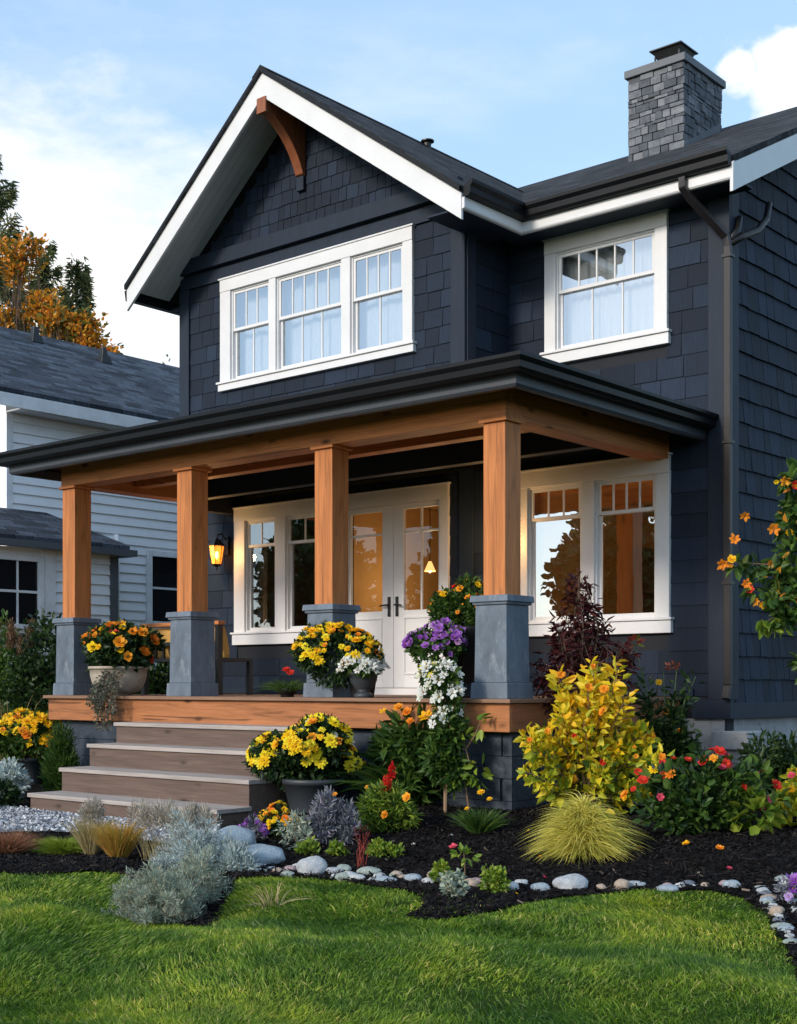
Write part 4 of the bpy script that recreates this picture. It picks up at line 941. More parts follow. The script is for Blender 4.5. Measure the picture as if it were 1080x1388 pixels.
def flowers(parent, kind, colour, r, pts, dirs, jit=.38, name='flower'):
    key = (kind, colour, round(r, 3))
    if key not in FL: FL[key] = petals_mesh(kind, r, PM[colour], CENTER)
    for p, d in zip(pts, dirs):
        q = Vector(d).to_track_quat('Z', 'Y'); o = link(name, FL[key], parent, tuple(float(x) for x in p)); o.rotation_euler = (q @ Matrix.Rotation(random.uniform(0, 6.28), 3, 'Z').to_quaternion()).to_euler()
        s = random.uniform(1 - jit, 1 + jit); o.scale = (s, s, s)
def shell_pts(n, blobs, front=True, zmin=.3, rout=1.02, mind=0.0):
    """points on the outside of the clumps, mostly on the sides the garden is seen from and above"""
    B = np.array(blobs, float); P = []; D = []; vd = Vector((-FW[0], -FW[1], .25)); tries = 0
    while len(P) < n and tries < n * 60:
        tries += 1; b = B[RNG.integers(len(B))]; d = unit(RNG.normal(size=3)); d[2] = abs(d[2]) * (1 if RNG.uniform() < .75 else -.4)
        if front and Vector(d).dot(vd) < -.25: continue
        p = b[:3] + d * b[3:] * rout
        if any((((p - q[:3]) / q[3:]) ** 2).sum() < .9 for q in B if q is not b): continue
        if mind and any(np.linalg.norm(p - x) < mind for x in P): continue
        P.append(p); D.append(unit(d + np.array([0, 0, .5]) + unit(np.array([-FW[0], -FW[1], 0])) * .5))
    return P, D
def dome(rx, ry, rz, n, z=0, sub=.42, seed=1):
    """lumpy dome: a core and n smaller clumps over it"""
    r = random.Random(seed); B = [(0, 0, z + rz * .35, rx * .72, ry * .72, rz * .6)]
    for i in range(n):
        a = r.uniform(0, 2 * pi); e = r.uniform(-.15, 1) ; e = math.asin(max(-.2, min(1, e))); s = sub * r.uniform(.7, 1.25)
        B.append((rx * .68 * cos(a) * cos(e), ry * .68 * sin(a) * cos(e), z + rz * .38 + rz * .5 * sin(e), rx * s, ry * s, rz * s * .8))
    return B
GREEN = lambda *a: leaf_mat(*a)
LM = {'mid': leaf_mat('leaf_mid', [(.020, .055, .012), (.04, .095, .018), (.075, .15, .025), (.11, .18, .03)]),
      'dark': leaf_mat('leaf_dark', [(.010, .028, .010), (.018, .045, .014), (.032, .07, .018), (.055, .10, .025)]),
      'lime': leaf_mat('leaf_lime', [(.09, .17, .02), (.15, .25, .025), (.24, .33, .035), (.34, .38, .05)]),
      'gold': leaf_mat('leaf_gold', [(.34, .36, .02), (.66, .52, .018), (.88, .62, .02), (.88, .46, .015), (.90, .66, .03), (.46, .46, .03)]),
      'goldflush': leaf_mat('leaf_goldflush', [(.22, .32, .025), (.42, .46, .03), (.70, .60, .03), (.80, .62, .03)]),
      'autumn': leaf_mat('leaf_autumn', [(.10, .13, .03), (.18, .19, .04), (.62, .28, .03), (.80, .36, .03), (.85, .26, .03), (.70, .42, .05)]),
      'burgundy': leaf_mat('leaf_burgundy', [(.030, .006, .010), (.055, .010, .014), (.085, .016, .018), (.12, .03, .022)]),
      'silver': leaf_mat('leaf_silver', [(.30, .38, .39), (.42, .51, .51), (.54, .63, .63), (.44, .49, .42)], .6, .25),
      'silvergreen': leaf_mat('leaf_silvergreen', [(.17, .23, .18), (.28, .35, .28), (.38, .44, .35), (.42, .38, .26)], .6, .25),
      'straw': leaf_mat('leaf_straw', [(.30, .24, .11), (.46, .36, .17), (.55, .46, .26), (.30, .28, .10)], .7, .3),
      'goldgrass': leaf_mat('leaf_goldgrass', [(.34, .34, .05), (.62, .55, .09), (.85, .72, .18), (.48, .48, .08)], .5, .3),
      'limegrass': leaf_mat('leaf_limegrass', [(.16, .24, .02), (.24, .33, .03), (.32, .36, .05)], .5, .3),
      'copper': leaf_mat('leaf_copper', [(.20, .08, .05), (.30, .13, .07), (.36, .20, .10)], .6, .3),
      'rust': leaf_mat('leaf_rust', [(.35, .30, .05), (.50, .32, .06), (.50, .22, .05), (.28, .30, .05)], .6, .3),
      'heather': leaf_mat('leaf_heather', [(.10, .12, .13), (.18, .18, .22), (.26, .24, .32), (.16, .20, .18)], .6, .2),
      'plume': leaf_mat('leaf_plume', [(.34, .30, .24), (.50, .45, .38), (.62, .58, .50)], .8, .35),
      'conifer': leaf_mat('leaf_conifer', [(.08, .11, .05), (.13, .17, .07), (.19, .21, .08), (.32, .24, .09)], .6, .2)}
BARK = wood_mat('bark', (.14, .10, .075), 2, .9, .5, False); TWIG = wood_mat('twig', (.20, .13, .08), 2, .8, .6, False)
GSTEM = paint('green_stem', (.06, .11, .03), .6)
POTG = paint('grey_pot', (.040, .046, .055), .5, .2, 10, .003); POTB = paint('black_pot', (.010, .010, .011), .42, .25, 10, .002); BOWL = paint('stone_bowl', (.42, .36, .29), .85, .25, 22, .006, dirt=(.22, .18, .13))
SOIL = paint('pot_soil', (.015, .011, .009), .95)
def pot(parent, r, h, mt, kind='tub', name='pot'):
    if kind == 'tub': prof = [(.001, .0), (r * .72, 0), (r * .74, .02), (r * .96, h - .05), (r * 1.0, h - .05), (r * 1.02, h - .005), (r * .98, h), (r * .9, h), (r * .88, h - .06), (.001, h - .06)]
    elif kind == 'bowl': prof = [(.001, 0), (r * .45, 0), (r * .48, .02)] + [(r * (.48 + .5 * sin(i / 6 * pi / 2)), .02 + (h - .05) * (1 - cos(i / 6 * pi / 2))) for i in range(1, 7)] + [(r * 1.03, h - .03), (r * 1.03, h), (r * .93, h), (r * .9, h - .05), (.001, h - .05)]
    else: prof = [(.001, 0), (r * .62, 0), (r * .62, .03), (r * .40, .06), (r * .34, h * .22), (r * .55, h * .34), (r * .86, h * .62), (r * .92, h * .85), (r * 1.05, h - .03), (r * 1.05, h), (r * .9, h), (r * .85, h - .06), (.001, h - .06)]
    b = MB().lathe(prof, 36).build(name, mt, parent, smooth=True)
    MB().lathe([(.001, h - .052), (r * .89, h - .055)], 24).build('soil', SOIL, b); return b

# ------------------------------------------------------------------ porch plants and furniture
def local(dx, dy, dz=0): return (dx, dy, dz)
VR = np.array([RT[0], RT[1], 0])          # the viewer's right, for spreading clumps sideways
def potted(name, label, cat, loc, r, h, kind, mt, blobs, n, L, W, lm, fl=(), low=None, **kw):
    t = thing(name, label, cat, loc)
    pot(t, r, h, mt, kind)
    foliage('foliage', t, n, blobs, L, W, LM[lm], low=h * .45 if low is None else low, **kw)
    for kind_, colour, rr, cnt in fl:
        flowers(t, kind_, colour, rr, *shell_pts(cnt, blobs, mind=rr * 1.1))
    return t
def lift(B, dz): return [(x, y, z + dz, a, b, c) for x, y, z, a, b, c in B]
# bowl of begonias between the two left posts
t = potted('planter_bowl', 'low stone bowl of orange begonias between the two leftmost porch posts', 'flower planter', (-5.38, -.02, DECK), .33, .33, 'bowl', BOWL,
           lift(dome(.56, .42, .46, 13, 0, .38, 3), .28), 3200, .075, .045, 'dark', [('rose', 'orange', .06, 20), ('rose', 'yellow', .05, 10), ('rose', 'red', .055, 3)], low=.2)
def trailing():
    P = []; A = []; r = random.Random(3)
    paths = []
    for i in range(16):
        x = r.uniform(.06, .46); L_ = r.uniform(.25, .75); p0 = Vector((x, -.26, .27)); path = [p0, p0 + Vector((.03, -.07, -.10))]
        for k in range(6): path.append(path[-1] + Vector((r.uniform(-.035, .035), r.uniform(-.02, .012) if path[-1].z < -.0 else -.03, -L_ / 6)))
        paths.append(path)
        for k in range(90):
            f = r.uniform(0, len(path) - 1.001); i0 = int(f); q = path[i0].lerp(path[i0 + 1], f - i0)
            P.append(q + Vector((r.uniform(-.04, .04), r.uniform(-.04, .02), r.uniform(-.02, .03)))); A.append(Vector((r.uniform(-1, 1), r.uniform(-1, .2), r.uniform(-.7, .4))).normalized())
    link('trailing_vine', mesh_np('trailing_vine', *leaves(np.array(P), np.array(A), .035, .02)), t, mat=leaf_mat('leaf_trail', [(.06, .08, .05), (.11, .13, .09), (.18, .19, .14), (.20, .14, .12)]))
    stems('vine_stem', t, paths, .004, .002, TWIG, 4)
trailing()
# yellow flowers beside the second post
B = lift(dome(.45, .30, .46, 12, 0, .40, 8), .20); B = [(x - .22, y - .16, z, a, b, c) for x, y, z, a, b, c in B]
potted('flower_pot', 'dark pot overflowing with yellow flowers in front of the second post from the right', 'potted plant', (-1.62, -.04, DECK), .15, .30, 'tub', POTB, B, 4200, .05, .026, 'dark',
       [('mum', 'yellow', .042, 46), ('mum', 'lemon', .032, 26), ('rose', 'orange', .035, 14)], low=.08)
B = lift(dome(.22, .20, .20, 8, 0, .42, 9), .20)
potted('flower_urn', 'small slate urn of white flowers on the deck edge before the french doors', 'potted plant', (-1.50, -.16, DECK), .145, .25, 'urn', POTG, B, 900, .045, .02, 'mid', [('lily', 'white', .04, 60)], low=.16)
t = thing('grass_pot', 'small tufted grass plant with one red flower at the deck edge', 'potted plant', (-2.52, -.16, DECK)); pot(t, .09, .09, POTB)
g = tuft('grass_blades', t, 380, .09, .26, .005, LM['mid'], 1.1, .5); g.location.z = .05
flowers(t, 'rose', 'red', .045, [(.02, -.03, .27), (.06, -.02, .24)], [(.3, -.6, .8), (.5, -.5, .7)])
# tall urn and its companions by the nearest post
B = lift(dome(.29, .27, .42, 11, 0, .42, 10), .62); B = [(x - .02, y - .02, z, a, b, c) for x, y, z, a, b, c in B]
potted('tall_urn', 'tall black urn with a dense green plant flecked orange beside the nearest post', 'potted plant', (-.64, .32, DECK), .25, .66, 'urn', POTB, B, 3200, .055, .022, 'mid',
       [('rose', 'orange', .032, 20), ('mum', 'yellow', .03, 12), ('rose', 'red', .035, 6)], low=.5)
B = lift(dome(.33, .22, .30, 10, 0, .40, 11), .32)
potted('flower_pot', 'black pot of purple and lilac petunias left of the tall black urn', 'potted plant', (-.66, -.12, DECK), .15, .32, 'tub', POTB, B, 1500, .05, .028, 'mid', [('rose', 'purple', .04, 34), ('rose', 'lilac', .036, 22)], low=.2)
def bench():
    t = thing('porch_bench', 'dark framed porch bench with cedar top rail at the far end of the porch', 'bench', (-5.55, 1.05, DECK), 0)
    MB().box(-.72, .72, -.05, .06, .83, .875).build('top_rail', M['cedar_x'], t, .006)
    MB().box(-.70, .70, -.045, .52, .40, .44).build('seat', M['black'], t, .004)
    b = MB().box(-.70, .70, -.02, .02, .60, .64)
    for k in range(9): b.box(-.64 + k * .15, -.61 + k * .15, -.015, .015, .44, .60)
    b.build('backrest', M['black'], t)
    for x in (-.68, .68): MB().box(x - .03, x + .03, -.04, .03, 0, .829).build('leg', M['black'], t); MB().box(x - .03, x + .03, .46, .52, 0, .399).build('leg', M['black'], t)
    cm = paint('amber_cushion', (.62, .36, .10), .9, .15, 60, .002)
    for i, x in enumerate((-.45, 0, .45)):
        bm = bmesh.new(); bmesh.ops.create_cube(bm, size=1); bmesh.ops.subdivide_edges(bm, edges=bm.edges, cuts=6, use_grid_fill=True)
        for v in bm.verts:
            x_, y_, z_ = v.co; k = (1 - (2 * x_) ** 4 * .35) * (1 - (2 * z_) ** 4 * .35); v.co = (x_ * .42, y_ * .14 * max(k, .25), z_ * .38)
        me = bpy.data.meshes.new('cushion'); bm.to_mesh(me); bm.free(); me.shade_smooth()
        o = link('cushion', me, None, (-5.55 + x, 1.05 + .12, DECK + .625), (R(12), 0, R(rgs.uniform(-4, 4))), cm)
        tag(o, 'amber cushion leaning on the back of the dark porch bench', 'cushion', 'cushions on the porch bench')
bench()

# ------------------------------------------------------------------ garden plants
def bedplant(name, label, cat, u, v, group=None): 
    p = at(u, v); return thing(name, label, cat, p, 0, group), mpp(p)
# big tub of yellow chrysanthemums
p = (-1.50, -.84, float(ground_h(-1.50, -.84))); k = mpp(p); t = thing('flower_tub', 'big dark grey tub of yellow chrysanthemums right of the steps', 'potted plant', p)
pot(t, 42 * k, .32, POTG); B = lift(dome(76 * k, 60 * k, .50, 14, 0, .4, 21), .30); B = [(x - .09, y - .02, z, a, b, c) for x, y, z, a, b, c in B]
foliage('foliage', t, 4200, B, .07, .038, LM['dark'], low=.17)
for kind, c, r, n in (('mum', 'lemon', .052, 78), ('mum', 'yellow', .05, 44), ('lily', 'white', .055, 10), ('rose', 'orange', .04, 8)): flowers(t, kind, c, r, *shell_pts(n, B, mind=.035))
# left of the steps
t, k = bedplant('flower_pot', 'dark grey pot of golden yellow flowers left of the steps', 'potted plant', 42, 1064)
pot(t, 19 * k, .36, POTG); B = lift(dome(56 * k, 50 * k, .50, 12, 0, .4, 22), .36)
foliage('foliage', t, 2400, B, .08, .04, LM['mid'], low=.3)
for kind, c, r, n in (('mum', 'yellow', .07, 54), ('rose', 'orange', .06, 12)): flowers(t, kind, c, r, *shell_pts(n, B, mind=.06))
t, k = bedplant('juniper_bush', 'feathery upright green bush between the yellow flower pot and the steps', 'shrub', 82, 1084)
foliage('foliage', t, 5200, [(0, 0, .32, .20, .18, .36), (.02, 0, .62, .13, .13, .24), (-.11, 0, .27, .14, .14, .27), (.12, .02, .27, .14, .14, .27)], .07, .009, LM['mid'], shell=.2, up=1.2, rnd=.4)
t, k = bedplant('lime_plant', 'little lime green leafy plant left of the lower steps', 'plant', 116, 1082)
foliage('foliage', t, 520, dome(.15, .13, .24, 6, .02, .45, 4), .055, .035, LM['lime'])
t, k = bedplant('blue_fescue', 'spiky blue green grass tuft beside the second step', 'grass plant', 131, 1080)
tuft('grass_blades', t, 260, .06, .46, .008, LM['silvergreen'], .8, .35)
t, k = bedplant('silver_plant', 'silvery leafed plant at the left edge below the golden flowers', 'plant', 8, 1086)
foliage('foliage', t, 1500, dome(.28, .24, .36, 8, .02, .42, 5), .06, .03, LM['silver'])
t, k = bedplant('leafy_shrub', 'low dark green shrub at the left edge of the gravel path', 'shrub', -12, 1098)
foliage('foliage', t, 1800, dome(.34, .30, .34, 8, .02, .42, 6), .06, .03, LM['dark'])
t, k = bedplant('leafy_shrub', 'low reddish shrub behind the golden flower pot on the left', 'shrub', 8, 1050)
foliage('foliage', t, 1700, dome(.42, .34, .50, 8, .02, .42, 16), .06, .03, LM['burgundy'])
# tall grasses and hedge at the left
def tallgrass(label, dep, u, H, n, sd):
    p = at_depth(u, 1000, dep); p = (p[0], p[1], float(ground_h(p[0], p[1]))); t = thing('tall_grass', label, 'grass plant', p)
    tuft('grass_blades', t, n, .16, H, .014, LM['straw'], .62, .35, 4); tuft('green_blades', t, n, .18, H * .85, .014, LM['mid'], .75, .5, 4)
    r = random.Random(sd); P = []; A = []
    for i in range(12):
        a = r.uniform(0, 6.28); s = r.uniform(.0, .32); top = Vector((s * cos(a), s * sin(a), H * r.uniform(.95, 1.15)))
        for q in range(70): z = r.uniform(0, .26); P.append(top + Vector((r.gauss(0, .02), r.gauss(0, .02), z - .14))); A.append(Vector((r.gauss(0, .5), r.gauss(0, .5), 1)).normalized())
    link('plumes', mesh_np('plumes', *leaves(np.array(P), np.array(A), .06, .012)), t, mat=leaf_mat('plume_brown', [(.10, .055, .03), (.20, .11, .06), (.30, .19, .11)], .8)); return t
tallgrass('tall straw coloured grass with brown plumes at the left edge of the photo', 18.0, 14, 1.85, 130, 1)
t = tallgrass('tall thin grass just left of the leftmost porch post', 19.0, 60, 1.3, 46, 2)
flowers(t, 'rose', 'red', .06, [(-.15, -.25, .95), (-.38, -.2, .88)], [(.3, -.6, .7), (.5, -.6, .5)])
def hedge(label, u, dep, H, w, sd, lm):
    p = at_depth(u, 1000, dep); p = (p[0], p[1], float(ground_h(p[0], p[1]))); t = thing('hedge_shrub', label, 'shrub', p)
    foliage('foliage', t, 7000, dome(w, w * .8, H, 14, 0, .38, sd), .085, .05, LM[lm]); stems('stem', t, [[(0, 0, 0), (.05, .02, H * .4), (x, y, H * .8)] for x, y in ((.2, .1), (-.2, .1), (0, -.2))], .03, .01, TWIG)
    return t
hedge('rounded green hedge shrub behind the straw grass at the left edge', 12, 19.0, 1.95, .95, 31, 'mid')
t = hedge('dark green hedge shrub behind the leftmost pedestal', 72, 18.2, 1.9, .85, 32, 'dark')
hedge('green hedge shrub visible through the gap between the two left posts', 165, 19.5, 1.55, .9, 33, 'mid')
hedge('hedge shrub beside the dark side of the second left pedestal', 225, 20.0, 1.5, .8, 34, 'dark')
# silver bushes at the front
def wisp(name, label, u, v, w, h, lm, n, L, W, sd, up=1.0):
    t, k = bedplant(name, label, 'shrub', u, v); r = random.Random(sd); tips = []; w2 = w * k / 2; H = h * k
    for i in range(150):
        a = r.uniform(0, 2 * pi); e = math.asin(r.uniform(.02, 1)); rr = r.uniform(.72, 1.08) * (1 + .16 * sin(3 * a + sd) + .12 * sin(5 * a + 2 * sd) + .10 * sin(7 * e + sd)); tips.append((w2 * rr * cos(a) * cos(e), w2 * .85 * rr * sin(a) * cos(e), max(.03, H * rr * sin(e))))
    sprays(t, tips, n, L, W, lm, .32, .030, up=.55, bend=.12, r0=.004, seed=sd, crook=.16)
    return t, k
wisp('silver_bush', 'soft grey green artemisia bush bulging onto the lawn in the foreground', 216, 1248, 158, 64, 'silvergreen', 22000, .030, .0045, 41)
wisp('silver_bush', 'taller grey green artemisia bush just behind the foreground one', 262, 1222, 110, 62, 'silvergreen', 13000, .030, .0045, 42)
t, k = wisp('silver_bush', 'pale blue silver bush in front of the bottom step', 262, 1182, 136, 64, 'silver', 14000, .034, .005, 43)
wisp('silver_bush', 'small pale silver bush beside the boulder at the steps', 318, 1184, 52, 36, 'silver', 3000, .055, .007, 44)
t, k = bedplant('feather_grass', 'pale feathery grass standing in front of the bottom step', 'grass plant', 232, 1172)
tuft('grass_blades', t, 260, .2, .34, .004, LM['straw'], .4, .2)
P, A = cloud(2600, [(x, y, .34, .035, .035, .10) for x, y in zip(RNG.uniform(-.38, .36, 24), RNG.uniform(-.12, .12, 24))], .1, 1.4, .35); link('plumes', mesh_np('plumes', *leaves(P, A, .05, .006)), t, mat=LM['plume'])
def grassball(name, label, u, v, w, h, lm, n, spread=1.2, droop=.4, bw=.005, H=1.15):
    t, k = bedplant(name, label, 'grass plant', u, v); tuft('grass_blades', t, n, w * k * .22, h * k * H, bw, LM[lm], spread, droop, 4); return t, k
grassball('lime_grass', 'round lime green grass cushion left of the straw grasses', 86, 1158, 52, 33, 'limegrass', 1500)
grassball('copper_grass', 'low copper brown grass at the far left of the bed', 8, 1160, 80, 40, 'copper', 1600, 1.0, .3)
t, k = grassball('straw_grass', 'straw coloured grass with a pale fluffy top near the path', 124, 1162, 32, 58, 'straw', 700, .5, .2)
P, A = cloud(900, [(0, 0, .33, .10, .08, .07), (.03, 0, .38, .07, .06, .06)], .2, 1, .5); link('plumes', mesh_np('plumes', *leaves(P, A, .045, .006)), t, mat=LM['plume'])
grassball('rust_grass', 'upright green and rust tinted grass left of the silver bushes', 161, 1166, 44, 60, 'rust', 1000, .55, .25)
grassball('moss_tuft', 'low green moss tuft between copper grass and lime grass', 50, 1150, 40, 16, 'limegrass', 500, 1.3, .3)
grassball('lawn_weed', 'long pale grass blades sprouting from the lawn right of the silver bush', 368, 1228, 80, 40, 'straw', 46, 1.5, .35, .006)
# centre of the bed
t, k = bedplant('marigold_plant', 'low golden marigolds in front of the big grey tub', 'flower', 380, 1135)
B = dome(.19, .15, .22, 7, .0, .42, 51); foliage('foliage', t, 700, B, .04, .02, LM['dark']); flowers(t, 'mum', 'yellow', .026, *shell_pts(34, B, mind=.02)); flowers(t, 'rose', 'orange', .026, *shell_pts(8, B))
t, k = bedplant('purple_flower', 'small purple flowers between the boulder and the steps', 'flower', 345, 1138)
B = dome(.12, .10, .17, 5, 0, .42, 52); foliage('foliage', t, 300, B, .05, .02, LM['heather']); flowers(t, 'lily', 'purple', .04, *shell_pts(16, B))
t, k = bedplant('heather_plant', 'grey purple heather clump in the middle of the bed', 'plant', 452, 1146)
B = dome(.20, .17, .38, 10, 0, .36, 53); foliage('foliage', t, 2200, B, .05, .014, LM['heather'], up=.9); flowers(t, 'rose', 'orange', .028, [(.06, -.05, .40)], [(.3, -.5, .8)])
t, k = bedplant('dry_plant', 'sparse pale twiggy plant behind the middle boulder', 'plant', 404, 1152)
foliage('foliage', t, 420, dome(.19, .14, .24, 7, 0, .4, 54), .045, .014, LM['silvergreen']); stems('stem', t, [[(0, 0, 0), (x * .5, y, .12), (x, y, .24)] for x, y in ((.14, 0), (-.12, .05), (.04, -.06), (-.05, .02))], .004, .002, TWIG, 4)
t, k = bedplant('fern_shrub', 'bright green ferny shrub with red flower spikes in the bed', 'shrub', 524, 1128)
B = dome(.25, .22, .34, 11, 0, .38, 55); foliage('foliage', t, 3000, B, .065, .014, LM['lime'], up=.3)
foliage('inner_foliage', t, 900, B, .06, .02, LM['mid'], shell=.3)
for i, (x, z) in enumerate(((.10, .50), (.06, .40), (.02, .37))):
    P, A = cloud(120, [(x, -.05, z, .014, .014, .07)], .3, 1.2, .4); link('flower_spike', mesh_np('flower_spike', *leaves(P, A, .03, .012)), t, mat=PM['red'])
flowers(t, 'rose', 'orange', .03, [(.14, -.18, .16), (.30, -.1, .30), (-.12, -.1, .36)], [(0, -1, .5)] * 3)
t, k = bedplant('red_stem_plant', 'seedling with bare dark red stems behind the green stone', 'plant', 491, 1178)
r = random.Random(8); stems('stem', t, [[(r.uniform(-.03, .03), r.uniform(-.03, .03), 0), (r.uniform(-.04, .04), r.uniform(-.03, .03), .12), (r.uniform(-.07, .07), r.uniform(-.05, .05), r.uniform(.17, .30))] for i in range(14)], .004, .002, paint('red_stem', (.22, .03, .02), .6), 4)
foliage('foliage', t, 60, [(0, 0, .24, .06, .05, .06)], .03, .012, LM['burgundy'])
for (u, v, w, lab) in ((522, 1163, 46, 'flat lime green creeper right of the red stemmed seedling'), (418, 1160, 26, 'tiny lime sprig beside the middle boulder'), (456, 1162, 26, 'small yellow green creeper left of the red stemmed seedling')):
    t, k = bedplant('creeper', lab, 'plant', u, v); foliage('foliage', t, 8 * w, dome(w * k / 2, w * k / 2.6, .10, 6, 0, .42, u), .04, .024, LM['lime'])
# broad leaved clump and staked white flowers
t, k = bedplant('lily_clump', 'tall broad leaved green clump in front of the deck', 'plant', 548, 1092)
tuft('strap_leaves', t, 240, .20, .80, .042, LM['mid'], .85, .5, 5, .3)
foliage('foliage', t, 900, [(.12, 0, .62, .22, .18, .26), (-.05, 0, .45, .26, .2, .26), (.2, 0, .3, .2, .2, .3)], .14, .045, LM['mid'], bend=.4)
foliage('inner_foliage', t, 1400, [(0, .1, .3, .42, .25, .34)], .09, .04, LM['dark'])
flowers(t, 'lily', 'yellow', .06, [(-.08, -.2, .86), (.38, -.15, .82), (-.42, -.1, .35)], [(0, -.7, .7)] * 3); flowers(t, 'rose', 'orange', .05, [(.10, -.2, .90), (.2, -.2, .86), (.24, -.2, .78)], [(.2, -.7, .6)] * 3)
t, k = bedplant('leafy_shrub', 'dark green foliage filling the gap behind the yellow tub', 'shrub', 478, 1080)
foliage('foliage', t, 2200, dome(.34, .26, .62, 10, 0, .4, 57), .08, .03, LM['dark'])
t, k = bedplant('white_flower_shrub', 'white flowering shrub tied to a cane in front of the tall urn', 'shrub', 603, 1104)
MB().tube([(0, 0, 0), (0, .01, 1.0)], [.014, .012], 8).build('cane', wood_mat('cane', (.34, .22, .13), 2, .7), t)
B = [(-.04, 0, 1.13, .15, .13, .13), (-.12, -.02, 1.20, .11, .1, .1), (.04, -.02, 1.18, .10, .1, .12), (0, 0, 1.0, .12, .1, .12), (.02, .02, .9, .09, .08, .12)]
foliage('foliage', t, 900, B, .06, .03, LM['mid'], low=.6); foliage('lower_foliage', t, 1100, [(.02, .03, .72, .13, .12, .2), (-.07, .02, .5, .15, .12, .2), (.06, .04, .38, .12, .1, .16)], .09, .034, LM['mid'], shell=.2, bend=.4); stems('stem', t, [[(.01, 0, 0), (.03, 0, .5), (-.05, 0, 1.1)], [(.01, 0, 0), (-.03, 0, .6), (.05, 0, 1.15)]], .009, .004, TWIG)
B += [(-.16, -.02, 1.02, .08, .07, .08), (.10, -.02, 1.05, .07, .07, .07), (-.02, -.05, .78, .08, .07, .08)]; flowers(t, 'lily', 'white', .048, *shell_pts(52, B, mind=.04)); flowers(t, 'lily', 'lemon', .04, *shell_pts(5, B[1:2]))
t, k = bedplant('sapling', 'thin sapling with a few yellow green leaves before the dark block base', 'sapling', 636, 1104)
paths = [[(0, 0, 0), (-.04, 0, .25), (.0, 0, .45), (-.09, 0, .72)], [(-.02, 0, .35), (-.12, -.02, .40), (-.2, -.02, .46)], [(-.04, 0, .56), (.06, 0, .68), (.12, 0, .80)]]; stems('stem', t, paths, .012, .004, TWIG)
P, A = cloud(60, [(-.10, 0, .70, .11, .08, .1), (.10, 0, .78, .06, .05, .08), (-.12, 0, .32, .09, .07, .12), (.08, 0, .36, .09, .07, .12)], .3, -.4, .6); link('foliage', mesh_np('foliage', *leaves(P, A, .11, .05)), t, mat=LM['lime'])
t, k = bedplant('spiky_plant', 'spiky green plant with yellow tips below the block base corner', 'plant', 650, 1130)
tuft('grass_blades', t, 420, .07, .28, .010, LM['mid'], .9, .3, 3); flowers(t, 'mum', 'yellow', .03, [(.05, -.05, .33), (.12, -.03, .28), (-.05, -.1, .2)], [(.1, -.5, .8)] * 3)
for (u, v, w, h, lab) in ((668, 1212, 40, 36, 'bright parsley like plant at the lawn edge'), (612, 1218, 38, 30, 'low grey green sprout among the edging stones'), (600, 1200, 30, 26, 'tiny bright sprout left of the thin yellow seedling')):
    t, k = bedplant('sprout', lab, 'plant', u, v); foliage('foliage', t, 420, dome(w * k / 2, w * k / 2.4, h * k, 7, 0, .42, u), .032, .022, LM['lime' if u != 612 else 'silvergreen'])
t, k = bedplant('seedling', 'thin seedling topped by a yellow green leaf and a pink bud', 'plant', 630, 1204)
stems('stem', t, [[(0, 0, 0), (.0, 0, .12), (-.01, 0, .24)]], .004, .003, TWIG, 5); P, A = cloud(26, [(0, 0, .21, .07, .05, .03)], .5, -.1, .4); link('foliage', mesh_np('foliage', *leaves(P, A, .06, .03)), t, mat=LM['lime']); flowers(t, 'rose', 'pink', .022, [(-.07, -.03, .26)], [(0, -.5, 1)])
# golden shrub, golden grass, maple, red flowers
def golden():
    t, k = bedplant('golden_shrub', 'big golden yellow shrub right of the porch corner', 'shrub', 800, 1108); r = random.Random(14)
    H = 214 * k; W = 92 * k
    def loc(s, z, dpt=0): return (RT[0] * s * W + FW[0] * dpt, RT[1] * s * W + FW[1] * dpt, z * H)
    key = [(-.05, 1.0), (.03, .95), (-.42, .93), (-.30, .80), (.30, .97), (.42, .84), (.2, .86), (-.12, .88), (-.55, .68), (.50, .70), (-.72, .56), (.02, .74), (.28, .72), (-.28, .64), (-.95, .50), (-.88, .42), (.70, .56), (.88, .54), (.98, .42), (-.62, .38), (.6, .40), (-.98, .28), (1.0, .28), (-.8, .2), (.8, .18), (.3, .5), (-.3, .42), (0, .5), (.12, .3), (-.2, .24), (.42, .22), (-.5, .16), (-.1, .6), (.45, .55)]
    tips = [loc(x + r.gauss(0, .05), z * .96 + r.gauss(0, .02), r.uniform(-.32, .26)) for x, z in key for q in range(2)]
    up = [q for q in tips if q[2] > H * .45]; lo = [q for q in tips if q[2] <= H * .62]
    sprays(t, up, 1650, .084, .046, 'gold', .5, .065, seed=1)
    sprays(t, lo, 1450, .088, .05, 'goldflush', .35, .075, 'green_foliage', seed=2)
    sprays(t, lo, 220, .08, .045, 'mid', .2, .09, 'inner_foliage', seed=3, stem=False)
    fp = r.sample(up, 14) + r.sample(lo, 8)
    flowers(t, 'rose', 'orange', .034, [Vector(q) + Vector((-FW[0], -FW[1], 0)) * .04 for q in fp], [(-FW[0] + r.gauss(0, .4), -FW[1] + r.gauss(0, .4), .5) for q in fp]); flowers(t, 'rose', 'red', .032, [Vector(loc(*q)) for q in ((-.28, .52, -.2), (.1, .36, -.3), (.62, .3, -.25))], [(-FW[0], -FW[1], .4)] * 3)
golden()
t, k = bedplant('golden_grass', 'mounded golden hakone grass in front of the yellow shrub', 'grass plant', 790, 1160)
Vs = []; Fs = []; base = 0; rr_ = random.Random(6)
